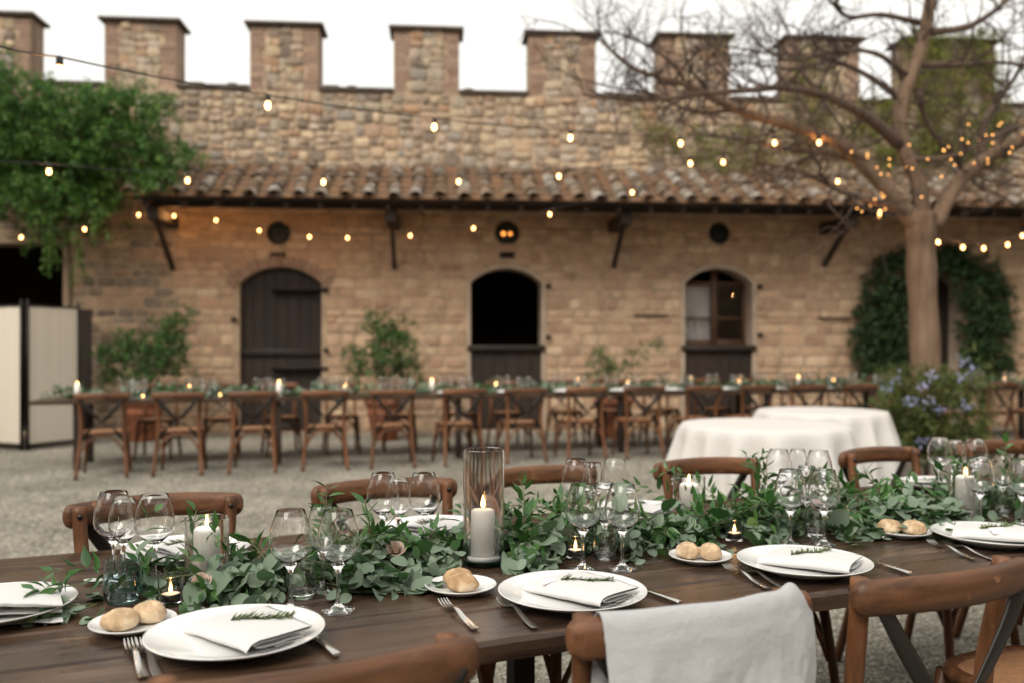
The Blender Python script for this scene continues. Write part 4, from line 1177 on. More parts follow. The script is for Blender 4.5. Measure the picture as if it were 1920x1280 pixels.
# cloth over the second chair
def drape():
    ch = near_chairs[1]
    def fn(u, v):
        a = -.80+u*1.78; aa = max(-1, min(1, a))
        x = .238*a; yc = -.268-.058*(1-aa*aa); zc = .842+.008*(1-aa*aa)
        Lt = .17+.40; q = v*(Lt+.11)
        ry, rz = .0235, .041
        if q < .17: y, z, dep = yc+ry+.002, zc-(.17-q), (.17-q)
        elif q < .28:
            th = math.pi*(q-.17)/.11; y, z, dep = yc+ry*math.cos(th), zc+rz*math.sin(th), 0
        else: y, z, dep = yc-ry-.003, zc-(q-.28), q-.28
        w = min(1, dep/.12)
        front = 1 if q > .2 else -1
        f = .012*math.sin(u*8+1.0+dep*5)+.014*noise.noise((u*4, dep*6, 3))+.009*noise.noise((u*8+dep*4, dep*13, 8))+.0035*noise.noise((u*24, dep*30+u*9, 2))+.006*abs(noise.noise((u*5-dep*9, dep*6+u*7, 6)))
        if q >= .28: y -= w*(abs(f)+.003) + dep*.05
        elif q < .17: y += w*abs(f)
        z += .004*noise.noise((u*5, v*3, 1))
        slump = max(0, (u-.86)/.14)
        z -= .030*slump*slump; x -= .018*slump*slump*w; z += .010*math.exp(-((u-.88)/.05)**2)
        x += (.018*(u-.5)*dep/.4) + .004*noise.noise((v*6, u*2, 4))
        return (x, y, z)
    o = MB().grid(fn, 100, 90).build('chair_cloth', MAT['drape'])
    so = o.modifiers.new('thick', 'SOLIDIFY'); so.thickness = .0018; so.offset = 0
    o.location = ch.location; o.rotation_euler = ch.rotation_euler
    tag(o, 'pale grey linen cloth hung over the back of a chair in front', 'cloth')
drape()

# ------------------------------------------------------------------ tableware
def plate_mesh(r, h):
    pr = [(0, .004), (r*.50, .004), (r*.52, 0), (r*.56, 0), (r*.575, .005), (r*.80, h*.48), (r*.985, h-.003), (r, h-.0008), (r*.996, h+.0006), (r*.975, h-.0003), (r*.80, h*.64), (r*.64, h*.40), (r*.56, h*.33), (r*.3, h*.30), (0, h*.29)]
    me = MB().lathe(pr, 72).mesh('plate'); me.materials.append(MAT['porcelain']); return me
PL, BPm = plate_mesh(.160, .028), plate_mesh(.080, .018)
def napkin_mesh(seed):
    r = random.Random(seed); prof = []
    # flattened spiral in (w, h)
    W = .062; lay = .0042
    turns = [(-.01, .004), (.035, .0045), (.050, .0060), (.040, .0085), (-.030, .0085), (-.052, .0125), (-.040, .0165), (.052, .0155), (.066, .0180), (.060, .0205), (-.045, .0225), (-.066, .0150), (-.069, .0085), (-.060, .0030), (-.04, .0005), (.064, .0004), (.075, .0008)]
    P = smooth_path([(a, 0, b) for a, b in turns], 3); n = len(P)
    Lh = .11
    def fn(u, v):
        i = u*(n-1); k = min(int(i), n-2); f = i-k; q = np.array(P[k])*(1-f)+np.array(P[k+1])*f
        y = -Lh+2*Lh*v; fl = 1+.34*max(0, v-.15)**1.2
        puff = 1+.25*math.sin(v*3.0+r.random()*0)+.1*noise.noise((v*4, u*3, seed))
        return (q[0]*fl+.004*noise.noise((v*3, u*2, seed+5)), y+.006*noise.noise((u*4, 0, seed+2))*(1 if v in (0, 1) else .5)+q[0]*.18, q[2]*puff+.0006+.0016*noise.noise((q[0]*40, v*6, seed)))
    mb = MB().grid(fn, n*1, 14); me = mb.mesh('napkin'); me.materials.append(MAT['linen']); return me
NP = [napkin_mesh(k) for k in range(3)]
def rosemary(loc, rz, label, length=.11, tilt=0):
    t = thing('rosemary_sprig', label, 'rosemary', loc, rz, 'rosemary on the napkins')
    P = smooth_path([(-length/2, 0, .003), (-length*.2, .006, .004), (length*.15, -.004, .004), (length/2, .006, .004)], 6)
    MB().sweep([tuple(q) for q in P], .0011, 4).build('stem', MAT['twig'], t)
    L = Leaves()
    for k in range(150):
        q = rng.random(); i = min(int(q*(len(P)-1)), len(P)-2); p = np.array(P[i])+(np.array(P[i+1])-np.array(P[i]))*rng.random(); tan = unit(np.array(P[i+1])-np.array(P[i]))
        rad = unit(np.array([0, rng.choice((-1, 1))*rng.uniform(.4, 1), rng.uniform(-.1, .55)])); L.add(p, unit(tan*rng.uniform(.5, 1.1)+rad), (0, 0, 1)+nrg.normal(size=3)*.5, rng.uniform(.013, .024))
    tag(L.obj('needles', NEEDLE, MAT['rosemary'], t), kind='stuff')
def fork_mesh():
    mb = MB()
    P = [(0, 0, .0035), (.03, 0, .0030), (.07, 0, .0055), (.105, 0, .0115), (.125, 0, .0120), (.142, 0, .0075)]
    mb.sweep(smooth_path(P, 3), [(w, .0014) for w in np.interp(np.linspace(0, 1, 16), [0, .1, .45, .78, .9, 1], [.0085, .009, .0062, .0032, .0045, .0105])], 8, power=3)
    mb.sweep([(.141, 0, .0077), (.150, 0, .0055), (.156, 0, .0046)], [(.0105, .0012), (.0122, .0011), (.0122, .0011)], 8, power=4)
    for k in range(4):
        y = -.0099+k*.0066; mb.sweep([(.154, y, .0048), (.172, y, .0036), (.190, y*.97, .0058), (.203, y*.95, .0100)], [(.0021, .001), (.0020, .001), (.0018, .001), (.0008, .0007)], 6, power=3)
    me = mb.mesh('fork'); me.set_sharp_from_angle(angle=R(50)); me.materials.append(MAT['steel']); return me
def knife_mesh():
    mb = MB(); mb.sweep([(0, 0, .005), (.004, 0, .005), (.05, 0, .005), (.095, 0, .005), (.10, 0, .005)], [(.006, .0030), (.0085, .0042), (.0078, .0040), (.0068, .0036), (.005, .002)], 10, power=4)
    mb.sweep([(.099, 0, .005), (.12, .001, .0045), (.18, .001, .004), (.215, -.002, .0035), (.225, -.006, .0032)], [(.0075, .0011), (.0095, .0010), (.0095, .0009), (.006, .0007), (.001, .0004)], 8, power=3)
    me = mb.mesh('knife'); me.set_sharp_from_angle(angle=R(50)); me.materials.append(MAT['steel']); return me
def spoon_mesh():
    mb = MB(); mb.sweep(smooth_path([(0, 0, .003), (.05, 0, .004), (.09, 0, .008), (.105, 0, .007)], 3), [(w, .0013) for w in np.interp(np.linspace(0, 1, 10), [0, .3, 1], [.0075, .006, .0028])], 8, power=3)
    def fn(u, v):
        a = 2*math.pi*u; r = v; x = .125+.024*math.cos(a)*r; y = .0155*math.sin(a)*r; return (x, y, .001+.007*r*r)
    mb.grid(fn, 20, 6, True); me = mb.mesh('spoon'); me.materials.append(MAT['steel']); return me
FK, KN, SPN = fork_mesh(), knife_mesh(), spoon_mesh()
def cutlery(me, name, cat, a, b, label, z=.0008, group=None):
    """handle end a to tip b, photo points on the table top"""
    pa, pb = onz(*a, TZ+.006), onz(*b, TZ+.012); d = pb-pa
    o = obj_from(me, name, None, (pa.x, pa.y, TZ+z), (0, 0, math.atan2(d.y, d.x))); tag(o, label, cat, group or (name+'s on the near table')); return o
def roll_mesh(seed):
    r = random.Random(seed)
    def fn(u, v):
        a = 2*math.pi*u; ph = math.pi*v; x, y, z = math.sin(ph)*math.cos(a), math.sin(ph)*math.sin(a), -math.cos(ph)
        k = 1+.09*noise.noise((x*1.6+seed, y*1.6, z*1.6))+.05*noise.noise((x*5, y*5+seed, z*5))+.02*noise.noise((x*12, y*12+seed, z*12))
        crease = -.07*math.exp(-((y-.15*math.sin(x*2+seed))/.12)**2)*max(0, z)
        zz = z*(1+crease); zz = zz*.80 if zz > 0 else zz*.55
        return (x*k*.036, y*k*.028, (zz*k+.5)*.029)
    me = MB().grid(fn, 44, 26, True).mesh('bread_roll'); me.materials.append(MAT['crust']); return me
RL = [roll_mesh(k*3.3) for k in range(4)]

SET = ['leftmost front', 'second front', 'third front', 'fourth front']
PF = [((443, 1178), 'large white plate nearest the camera at lower left', 65, 0), ((1073, 1102), 'large white plate right of the tall candle, centre front', 55, 1),
      ((1507, 1047), 'large white plate between the draped chair and the right chair', 48, 2), ((1862, 997), 'large white plate at the right edge of the near side', 40, 0)]
pl_words = ['lower-left plate', 'centre front plate', 'plate behind the draped chair', 'plate at the right edge']
for i, ((x, y), lb, ang_, nk_) in enumerate(PF):
    p = onz(x, y, TZ+.028); loc = Vector((p.x, p.y, TZ)); s_, t_ = (p-TO).dot(TU), (p-TO).dot(TV)
    tag(obj_from(PL, 'plate', None, loc), lb, 'plate', 'place settings of the near table')
    nz = TZ+.0105
    na = [TA+R(18), TA+R(14), TA+R(22), TA+R(24)][i]
    npk = obj_from(NP[nk_], 'napkin', None, loc+Vector((.02, .012, .0095))+TU*.005, (R(-3.5), 0, na), (1, 1.02, 1.05)); tag(npk, 'folded white napkin on the %s' % pl_words[i], 'napkin', 'folded napkins')
    rosemary(loc+Vector((.02, .02, .0355))+TU*[.02, .012, .0, .0][i], na+R([-32, -48, -25, -30][i]), 'rosemary sprig on the napkin of the %s' % pl_words[i])
for lb, wx, wy, rz in (('small blank paper tag tucked under rosemary, centre front plate', 1028, 1088, .9), ('small white place card on the napkin at the right edge', 1872, 994, .15)):
    p = onz(wx, wy, TZ+.04)
    o = MB().cbox(-.022, .022, -.006 if 'tag' in lb else -.013, .006 if 'tag' in lb else .013, 0, .0007, .0002).build('place_card', MAT['paper'], None, smooth=False)
    o.location = (p.x, p.y, TZ+.040); o.rotation_euler = (R(30), 0, rz); tag(o, lb, 'card')
# head of table setting, far left
p = onz(-18, 1128, TZ+.028); loc = Vector((p.x, p.y, TZ))
tag(obj_from(PL, 'plate', None, loc), 'white plate at the table end, cut by the left edge', 'plate', 'place settings of the near table')
tag(obj_from(NP[1], 'napkin', None, loc+Vector((.02, -.01, .0095)), (R(-2), 0, R(-66)), (1.15, 1.0, 1.5)), 'folded napkin on the plate at the left edge', 'napkin', 'folded napkins')
# back side settings
for i, s in enumerate((-.535, .145, .83, 1.52, 2.22)):
    loc = tw_(s, .90, TZ); lb = '%s plate from the left on the far side of the near table' % ORD[i]
    tag(obj_from(PL, 'plate', None, loc), 'white ' + lb, 'plate', 'place settings of the near table')
    tag(obj_from(NP[(i+1) % 3], 'napkin', None, loc+Vector((0, 0, .0095)), (R(3), 0, TA+R(180+25)), (1, 1, 1.1)), 'folded napkin on the %s' % lb.replace(' of the near table', ''), 'napkin', 'folded napkins')
    rosemary(loc+Vector((0, 0, .036)), TA+R(200), 'rosemary on the %s' % lb.replace(' of the near table', ''))
# bread plates
for i, (x, y, rolls) in enumerate([(250, 1161, [(-.016, -.020, 25), (.020, .026, -20)]), (864, 1093, [(-.006, .022, -35), (.006, -.020, -60)]), (1313, 1038, [(-.030, .010, 30), (.025, -.004, 10)]), (1692, 992, [(-.035, .010, 60), (.03, -.004, 10)])]):
    p = onz(x, y, TZ+.018); loc = Vector((p.x, p.y, TZ)); who = pl_words[i]
    tag(obj_from(BPm, 'bread_plate', None, loc), 'small bread plate left of the %s' % who, 'bread plate', 'bread plates')
    for j, (dx, dy, rz) in enumerate(rolls):
        o = obj_from(RL[(i*2+j) % 4], 'bread_roll', None, loc+Vector((dx, dy, .0062)), (0, 0, R(rz+i*40)), (.98, 1.02, 1.08))
        tag(o, '%s bread roll on the small plate left of the %s' % ('left' if dx < 0 else 'right', who) if i != 1 else ('%s bread roll on the small plate left of the %s' % ('rear' if j == 0 else 'front', who)), 'bread roll', 'bread rolls')
for i, (a, b) in enumerate([((270, 1266), (240, 1186)), ((296, 1264), (266, 1192)), ((893, 1176), (818, 1110)), ((1005, 1174), (930, 1110)), ((1440, 1100), (1345, 1047)), ((1474, 1100), (1376, 1052)), ((1828, 1046), (1725, 1003)), ((1866, 1047), (1755, 1006))]):
    cutlery(FK, 'fork', 'fork', a, b, '%s steel fork beside the %s' % ('outer' if i % 2 == 0 else 'inner', pl_words[i//2]))
for i, (a, b) in enumerate([((632, 1226), (560, 1165)), ((1275, 1128), (1150, 1080)), ((1707, 1074), (1590, 1030))]):
    cutlery(KN, 'knife', 'knife', a, b, 'steel knife with its blade under the %s' % pl_words[i])
for a, b, lb in (((270, 1092), (188, 1084), 'dessert spoon behind the water tumbler at left'), ((1700, 1000), (1646, 1004), 'dessert spoon between bread plate and right edge plate')): cutlery(SPN, 'spoon', 'spoon', a, b, lb)

# wine glasses by their rims
GG = [('far-side trio at the left over the first chair', [(213, 921), (232, 934), (290, 926)], 0), ('near-side trio above the lower-left plate', [(545, 956), (604, 947), (634, 956)], 0),
      ('far-side trio left of the tall candle', [(718, 886), (747, 896), (795, 886)], 0), ('far-side trio right of the tall candle', [(1080, 860), (1112, 867), (1153, 860)], 0),
      ('near-side trio behind the centre front plate', [(1093, 908), (1134, 905), (1167, 908)], 0), ('far-side trio in front of the round table', [(1460, 842), (1496, 842), (1535, 844)], 0),
      ('near-side trio behind the plate of the draped chair', [(1482, 880), (1513, 873), (1545, 880)], 0), ('far-side trio below the flowering bush', [(1762, 820), (1792, 825), (1828, 822)], 0),
      ('near-side trio at the right edge', [(1838, 857), (1880, 852), (1917, 860)], 0)]
for nm, rims, _ in GG:
    for j, (x, y) in enumerate(rims):
        k = 'small' if j == 1 else 'big'; h = .192 if j == 1 else .208
        p = onz(x, y, TZ+h); put_glass((p.x, p.y, TZ+.0004), k, '%s glass of the %s' % (('left', 'narrow middle', 'right')[j], nm), 'wine glasses on the near table')
# tumblers
def tumbler_prof(r, h, t=.0016):
    return [(0, 0), (r*.78, 0), (r*.86, .004), (r*.99, h*.25), (r*1.02, h*.45), (r*.95, h*.75), (r*.87, h), (r*.87-t*.5, h+.0006), (r*.87-t, h), (r*.95-t, h*.75), (r*1.02-t, h*.45), (r*.99-t, h*.25), (r*.80, .010), (r*.5, .008), (0, .0075)]
tm_ = MB().lathe(tumbler_prof(.040, .095), 40).mesh('tumbler'); tm_.set_sharp_from_angle(angle=R(40)); tm_.materials.append(MAT['aqua'])
tc_ = MB().lathe(tumbler_prof(.034, .080), 40).mesh('tumbler'); tc_.set_sharp_from_angle(angle=R(40)); tc_.materials.append(MAT['glass'])
for me, x, y, lb in ((tm_, 231, 1128, 'pale blue water tumbler at the left end of the garland'), (tc_, 566, 1118, 'clear tumbler below the lower-left wine glasses'), (tc_, 1134, 1046, 'clear tumbler behind the centre front plate'),
                 (tc_, 1531, 1004, 'clear tumbler behind the plate of the draped chair'), (tc_, 1880, 962, 'clear tumbler at the right edge')):
    p = onz(x, y, TZ); tag(obj_from(me, 'tumbler', None, (p.x, p.y, TZ+.0004)), lb, 'tumbler', 'tumblers')
# candles
def flame(parent, z, s=1.0):
    MB().lathe([(0, 0), (.0028*s, .002*s), (.0045*s, .007*s), (.0036*s, .014*s), (.0015*s, .021*s), (0, .027*s)], 10, (0, 0, z)).build('flame', MAT['flame'], parent)
    MB().sweep([(0, 0, z-.008), (0, 0, z+.004)], .0008, 4).build('wick', MAT['wick'], parent)
def hurricane(loc, r, h, base, mat, label):
    t = thing('hurricane_vase', label, 'candle holder', loc, 0, 'glass candle holders')
    MB().lathe([(r*.97, base), (r, base+.003), (r, h), (r-.0012, h+.001), (r-.0024, h), (r-.0024, base+.0025)], 48).build('cylinder', MAT['glass'], t, auto=30)
    MB().lathe([(0, .002), (r*.94, 0), (r, .003), (r, base), (r*.97, base+.0008), (0, base+.0005)], 48).build('base', mat, t, auto=30)
    return t
def candle(loc, r, h, label, fl=1.0):
    t = thing('pillar_candle', label, 'candle', loc, 0, 'pillar candles')
    MB().lathe([(0, 0), (r, 0), (r, h-.012), (r*.96, h-.004), (r*.80, h), (r*.55, h-.004), (r*.2, h-.009), (0, h-.010)], 32).build('body', MAT['wax'], t)
    flame(t, h+.002, fl)
p = onz(907, 1056, TZ); hl = Vector((p.x, p.y, TZ+.0004))
hurricane(hl, .052, .288, .013, MAT['teal'], 'tall clear glass cylinder with teal base at the table centre')
o = MB().lathe([(0, 0), (.040, 0), (.042, .005), (.040, .010), (.02, .0115), (0, .012)], 28).build('sand_bed', MAT['sand'], None); o.location = hl+Vector((0, 0, .0142)); tag(o, 'white disc under the candle in the tall glass', 'candle plate')
candle(hl+Vector((-.002, 0, .0265)), .030, .115, 'white pillar candle burning inside the tall glass cylinder', 1.25)
for x, y, d, lb, ht in ((388, 970, 1.99, 'short glass cylinder candle holder near the first far-side chair', .16), (1292, 893, 2.64, 'short glass cylinder candle holder behind pointed leaves, centre right', .16), (1810, 884, 2.80, 'short glass cylinder candle holder by the right edge', .16)):
    q = at(x, y, d); loc = Vector((q.x, q.y, TZ+.0004))
    hurricane(loc, .048, ht, .010, MAT['glass'], lb); candle(loc+Vector((0, 0, .0115)), .029, .128, 'white pillar candle in the ' + lb.replace('candle holder ', ''), 1.0)
tl_me = MB().lathe([(0, 0), (.0225, 0), (.0245, .002), (.0255, .035), (.027, .062), (.0262, .0626), (.0254, .062), (.0238, .035), (.0225, .010), (0, .009)], 32).mesh('tealight_glass'); tl_me.set_sharp_from_angle(angle=R(40)); tl_me.materials.append(MAT['glass'])
for x, y, lb in ((320, 1132, 'tealight glass beside the blue tumbler'), (1079, 1046, 'tealight glass left of the centre wine glasses'), (1377, 1013, 'tealight glass at the garland above the third bread plate'), (1590, 984, 'tealight glass left of the fourth bread plate')):
    p = onz(x, y, TZ); loc = Vector((p.x, p.y, TZ+.0004))
    t = thing('tealight_holder', lb, 'tealight', loc, 0, 'tealights'); obj_from(tl_me, 'glass_cup', t)
    MB().lathe([(0, .0095), (.0195, .0095), (.0198, .024), (.0192, .0242), (.0190, .0225)], 24).build('metal_cup', MAT['alu'], t)
    MB().lathe([(.0190, .0225), (.010, .0222), (0, .0222)], 24).build('wax', MAT['wax'], t)
    flame(t, .024, .85)

# ------------------------------------------------------------------ near garland
gar = thing('leaf_garland', 'eucalyptus and ruscus garland running along the near table', 'garland', tw_(-.75, .5, TZ), TA)
LE, LR = Leaves(), Leaves(); st = []
def gc(s): return .515 + .03*math.sin(s*2.3+.5)
glen = 4.1
avoid = []
for o_ in bpy.data.objects:
    if o_.parent is None and o_.name.split('.')[0] in ('hurricane_vase', 'tealight_holder', 'tumbler'):
        q = o_.location-TO; avoid.append((q.dot(TU)+.75, q.dot(TV)-.5, {'hurricane_vase': .054, 'tealight_holder': .030, 'tumbler': .043}[o_.name.split('.')[0]], .30 if 'hurr' in o_.name else .1))
extra_av = []
for o_ in bpy.data.objects:
    if o_.parent is None and o_.name.split('.')[0] == 'wine_glass':
        q = o_.location-TO; extra_av.append((q.dot(TU)+.75, q.dot(TV)-.5, .036, .21))
for o_ in bpy.data.objects:
    nm_ = o_.name.split('.')[0]
    if o_.parent is None and (nm_ in ('tealight_holder', 'tumbler') or (nm_ == 'hurricane_vase' and 'tall' in o_['label'])):
        q = o_.location-TO; dirc = (Vector((0, 0, 0))-Vector((o_.location.x, o_.location.y, 0))).normalized(); r_ = {'hurricane_vase': .052, 'tealight_holder': .028, 'tumbler': .040}[nm_]
        for k in range(1, 6):
            w = q+dirc*(r_*.75*k); extra_av.append((w.dot(TU)+.75, w.dot(TV)-.5, r_*.95, .2))
avoid += extra_av
n_sp = 620
for k in range(n_sp):
    x = glen*(k+rng.random())/n_sp - .02
    endt = min(1, (x+.12)/.35); c = gc(x-.75)-.5
    dx = rng.choice((-1, 1, 1)); oy = rng.uniform(-1, 1)
    p = (x, c+oy*.075*endt, rng.uniform(.008, .055)*endt+.006)
    d = (dx*rng.uniform(.2, 1.0), oy*rng.uniform(.4, 1.1)+rng.uniform(-.25, .25), rng.uniform(-.1, .32))
    sprig(LE, st, p, d, rng.uniform(.10, .21)*(.5+.5*endt), rng.randint(4, 6), rng.uniform(.026, .054), droop=5.0, spread=.85, zmin=.006, sr=.0013)
for k in range(190):
    x = glen*rng.random(); hot = 1.0 if (1.55 < x < 2.1 or .8 < x < 1.15 or 2.7 < x < 3.3) else .35
    if rng.random() > hot+.3: continue
    c = gc(x-.75)-.5; oy = rng.uniform(-.6, 1)
    sprig(LR, st, (x, c+oy*.06, rng.uniform(.03, .07)), (rng.uniform(-1, 1), oy*.8, rng.uniform(.0, .55)), rng.uniform(.10, .20), rng.randint(5, 8), rng.uniform(.042, .058), droop=2.0, spread=.8, zmin=.01, sr=.0014)
# a few long ruscus sprays as in the photograph
for x, oy, d, ln in ((1.05, .12, (.4, .6, 1.0), .2), (1.12, .14, (.9, .5, .9), .22), (1.22, .15, (.3, .4, 1.2), .17), (1.62, .10, (-.9, .25, .75), .30), (1.70, .12, (-.7, .3, .95), .28), (1.80, .08, (.5, .4, 1.0), .26), (1.86, .1, (.2, .3, 1.3), .22), (1.74, .14, (-.3, .5, 1.1), .25), (1.95, .08, (.8, .2, .7), .26), (2.80, .1, (-.5, .4, 1.0), .22), (2.95, .12, (.3, .3, 1.2), .24), (.20, .12, (.2, .5, .9), .15), (.28, .02, (-.2, -.1, 1.1), .13), (.86, .12, (.9, .5, .5), .22), (-.03, .0, (-1, -.2, .15), .12)):
    sprig(LR, st, (x, oy, .05), (d[0], d[1], d[2]*.8), ln*.85, 8, .052, droop=1.6, spread=.75, zmin=.01, sr=.0015)
def keep(L):
    out = Leaves()
    for p, a, n, z in zip(L.p, L.a, L.n, L.z):
        m = p+unit(a)*z*.5; ok = True
        for ax_, ay_, r, hh in avoid:
            if m[2] < hh and min((q[0]-ax_)**2+(q[1]-ay_)**2 for q in (p, m, p+unit(a)*z)) < (r+.002)**2: ok = False; break
        if ok: out.add(p, a, n, z)
    return out
LE, LR = keep(LE), keep(LR)
st = [q for q in st if all(r == .036 or min((w[0]-a)**2+(w[1]-b)**2 for w in q[0]) > (r+.003)**2 for a, b, r, h in avoid)]
camL = np.array(gar.matrix_basis.inverted() @ cam.location) if False else None
ca, sa = math.cos(-TA), math.sin(-TA); cv = np.array(cam.location)-np.array(gar.location)
cl = np.array([cv[0]*ca-cv[1]*sa, cv[0]*sa+cv[1]*ca, cv[2]])
def split(L, n):
    sc = []
    for i in range(len(L.p)):
        p = L.p[i]; dv = np.linalg.norm(cl-p); vis = p[2]*3 - (p[1])*1.4 + 1.0
        if not (0 < p[0] < 3.0): vis -= 1
        sc.append(L.z[i]/dv*max(.05, vis))
    order = np.argsort(sc)[::-1]; return set(order[:n].tolist())
for L, leaf, mat, nm, n in ((LE, LEAF_ROUND, MAT['euca'], 'eucalyptus', 220), (LR, LEAF_LANCE, MAT['ruscus'], 'ruscus', 80)):
    top = split(L, n); me = np_mesh('leaf', leaf[0], leaf[1], mat, True); rest = Leaves()
    for i in range(len(L.p)):
        if i in top:
            o = bpy.data.objects.new('leaf', me); link(o, gar); o.matrix_basis = basis_matrix(L.p[i], L.a[i], L.n[i], L.z[i])
        else: rest.add(L.p[i], L.a[i], L.n[i], L.z[i])
    tag(rest.obj('foliage', leaf, mat, gar), kind='stuff')
tag(build_stems(st, 'stems', MAT['stem'], gar), kind='stuff')
# blush roses
def rose_mesh():
    mb = MB()
    for k in range(11):
        a0 = k*2.4; r0 = .003+.0013*k; h = .020-.0006*k
        def fn(u, v, a0=a0, r0=r0, h=h, k=k):
            a = a0+(u-.5)*2.2; r = r0*(.55+.6*v+.28*v*v*(k/10)); return (r*math.cos(a), r*math.sin(a), h*v*(1-.18*(2*u-1)**2)-.0006*k)
        mb.grid(fn, 7, 5)
    me = mb.mesh('rose'); me.materials.append(MAT['rose']); return me
RM = rose_mesh()
for x, y, z, lb in ((380, 1092, .045, 'blush rose near the left tealight'), (742, 1030, .06, 'blush rose left of the tall candle'), (1530, 948, .09, 'blush rose among the right-hand wine glasses')):
    p = onz(x, y, TZ+z); o = obj_from(RM, 'rose', None, (p.x, p.y, TZ+z), (R(35), R(rng.uniform(-25, 25)), rng.uniform(0, 6)), (1.1,)*3); tag(o, lb, 'rose', 'roses in the garland')

# ------------------------------------------------------------------ round tables
def round_table(x0, x1, yc, label, cl_label, k, seed):
    d = (CH-.755)*F/(yc-HY); c = at((x0+x1)/2, yc, d); r = (x1-x0)/2/F*d*.94
    root = thing('round_table', label, 'table', (c.x, c.y, 0), 0, 'round tables')
    MB().lathe([(0, .71), (r*.92, .71), (r*.925, .725), (r*.92, .738), (0, .738)], 40).build('tabletop', MAT['darkwood'], root)
    for q in range(4):
        a = R(45+90*q); MB().sweep([(math.cos(a)*r*.6, math.sin(a)*r*.6, 0), (math.cos(a)*r*.55, math.sin(a)*r*.55, .72)], .02, 8).build('leg', MAT['iron'], root)
    def fn(u, v):
        a = 2*math.pi*u
        if v < .25: rr = r*(v/.25)*.99+.001; z = .7525
        else:
            w = (v-.25)/.75; f = .5+.5*math.sin(a*k+seed+1.5*math.sin(a*3+seed)); amp = .11*min(1, w*2.6)
            rr = r*.975+.012*min(1, w*12)+amp*(f**1.6)-.015*w; z = .7525-.006*min(1, w*10)-w*.735
            rr += .012*w*noise.noise((a*3, w*2, seed))
        return (rr*math.cos(a), rr*math.sin(a), z)
    o = MB().grid(fn, 128, 30, True).build('tablecloth', MAT['tablecloth']); o.location = (c.x, c.y, 0); tag(o, cl_label, 'tablecloth', 'white round tablecloths')
round_table(1265, 1600, 793, 'round table under the nearer white cloth', 'white cloth to the ground over the nearer round table', 15, 1.0)
round_table(1412, 1668, 768, 'round table under the farther white cloth', 'white cloth over the farther round table beside the bush', 13, 4.0)

# ------------------------------------------------------------------ far table
FA = R(15.5); FU = Vector((math.cos(FA), math.sin(FA), 0)); FV = Vector((-math.sin(FA), math.cos(FA), 0)); FO = Vector((-5.1, 9.28, 0))
def fw(s, t, z=0): return FO+FU*s+FV*t+Vector((0, 0, z))
ft = thing('far_table', 'very long wooden dining table set along the stone wall', 'table', FO, FA)
FL, FW = 14.0, .92
for k in range(5): MB().cbox(0, FL, k*FW/5+.003, (k+1)*FW/5-.003, TZ-.045, TZ-.001, .004).build('plank', MAT['table'], ft, smooth=False)
for k in range(7):
    s = .45+k*2.1
    for tt in (.1, .82): MB().cbox(s-.035, s+.035, tt-.035, tt+.035, 0, TZ-.046, .005).build('leg', MAT['darkwood'], ft, smooth=False)
cpos = []
for i in range(17):
    # row as read from the photograph
    X = -4.16+i*.719; Y = 8.9+i*.2
    p = Vector((X, Y, 0)); q = p-FO; s, t = q.dot(FU), q.dot(FV); cpos.append(s)
    put_chair(fw(s, t+.27), FA+R(rng.uniform(-6, 6)), '%s chair from the screen along the near side of the far table' % ORD[i], 'chairs at the far table', 1.10)
for i in range(17):
    s = cpos[i]+.30+rng.uniform(-.06, .06)
    if s > 13: continue
    put_chair(fw(s, FW+.14), FA+R(180+rng.uniform(-7, 7)), '%s chair from the screen along the wall side of the far table' % ORD[i], 'chairs at the far table')
fg = {}
for k, (h, rm, rr_, rb) in {'big': (.208, .044, .033, .035), 'small': (.19, .034, .026, .031)}.items():
    f_, s_, b_ = glass_profile(h, rm, rr_, rb, .0016); me = MB().lathe(f_+s_[1:]+b_[1:], 14).mesh('wine_glass'); me.materials.append(MAT['glass']); fg[k] = me
for i, s in enumerate(cpos):
    for side, t0, t1, nm in ((0, .16, .27, 'near'), (1, .76, .65, 'wall')):
        ss = s+(.0 if side == 0 else .30)
        if ss > 13.7: continue
        seat = '%s %s-side setting of the far table' % (ORD[i], nm)
        tag(obj_from(PL, 'plate', None, fw(ss, t0, TZ)), 'white plate of the %s' % seat, 'plate', 'far table plates')
        if (i+side) % 2 == 0 or side == 0:
            tag(obj_from(NP[i % 3], 'napkin', None, fw(ss, t0, TZ+.0095), (0, 0, FA+R(20)), (1, 1, 1.4)), 'folded napkin of the %s' % seat, 'napkin', 'far table napkins')
        for j, (dx, kk) in enumerate(((.17, 'big'), (.235, 'small'), (.30, 'big'))):
            q = fw(ss+dx*(1 if side == 0 else -1), t1+(.03 if j == 1 else 0), TZ+.0004)
            tag(obj_from(fg[kk], 'wine_glass', None, q, (0, 0, rng.uniform(0, 6))), '%s wine glass of the %s' % (('left', 'middle', 'right')[j], seat), 'wine glass', 'far table wine glasses')
far_g = thing('leaf_garland', 'green garland running along the far table', 'garland', fw(.15, FW/2, TZ), FA)
L = Leaves(); L2 = Leaves()
for k in range(620):
    x = rng.uniform(-.05, 13.6); oy = rng.uniform(-1, 1)
    sprig(L if k % 3 else L2, None, (x, oy*.07, rng.uniform(.01, .07)), (rng.uniform(-1, 1), oy, rng.uniform(0, .6)), .17, 5, .05, droop=3, zmin=.006)
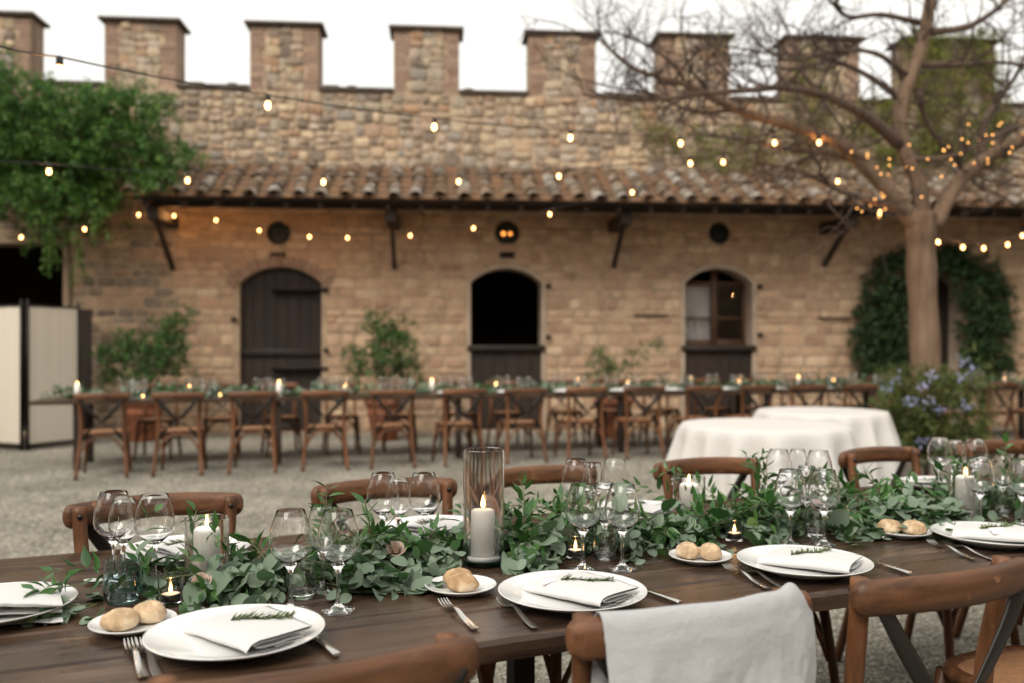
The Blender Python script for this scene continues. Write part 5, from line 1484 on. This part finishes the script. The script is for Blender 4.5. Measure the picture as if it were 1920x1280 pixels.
L.obj('eucalyptus_leaves', LEAF_ROUND, MAT['euca'], far_g); L2.obj('ruscus_leaves', LEAF_LANCE, MAT['ruscus'], far_g)
tcm = MB().lathe([(0, 0), (.03, 0), (.03, .138), (.022, .142), (0, .136)], 18).mesh('body'); tcm.materials.append(MAT['wax'])
flm = MB().lathe([(0, 0), (.005, .004), (.008, .014), (.005, .030), (0, .045)], 10).mesh('flame'); flm.materials.append(MAT['flame'])
gcm = MB().lathe([(0, 0), (.052, 0), (.052, .20), (.0505, .2005), (.049, .20), (.049, .01), (0, .009)], 24).mesh('cylinder'); gcm.set_sharp_from_angle(angle=R(30)); gcm.materials.append(MAT['glass'])
def fpx(x, t):
    """s on the far table for a photo column"""
    a = (x-960)/F; P = FO+FV*t
    return (a*P.y-P.x)/(FU.x-a*FU.y)
for i, (x, t, tall) in enumerate([(145, .30, 1), (355, .5, 0), (523, .16, 1), (647, .5, 0), (810, .42, 1), (930, .5, 0), (1083, .42, 1), (1176, .55, 0), (1296, .5, 1), (1386, .5, 0), (1497, .42, 1), (1564, .5, 0), (1768, .5, 1), (1800, .5, 0), (1883, .45, 0)]):
    s = fpx(x, t); p = fw(s, t, TZ+.0004)
    c = thing('pillar_candle', '%s candle from the left on the far table' % ORD[i], 'candle', p+Vector((0, 0, .0098)), 0, 'candles on the far table')
    b = obj_from(tcm, 'body', c, scale=(1, 1, 1 if tall else .6)); obj_from(flm, 'flame', c, (0, 0, .143 if tall else .085))
    if not tall or i > 5: tag(obj_from(gcm, 'hurricane_glass', None, p, scale=(1, 1, 1)), 'glass cylinder round the %s candle on the far table' % ORD[i], 'candle holder', 'glass cylinders on the far table')
for i, (x, t) in enumerate([(268, .14), (413, .2), (890, .14), (1105, .2), (1620, .2)]):
    p = fw(fpx(x, t), t, TZ+.0004); tt = thing('tealight_holder', '%s small tealight along the front edge of the far table' % ORD[i], 'tealight', p, 0, 'tealights on the far table')
    obj_from(tl_me, 'glass_cup', tt); obj_from(flm, 'flame', tt, (0, 0, .02), (0, 0, 0), (.8, .8, .7))

print('objects', len(bpy.data.objects))
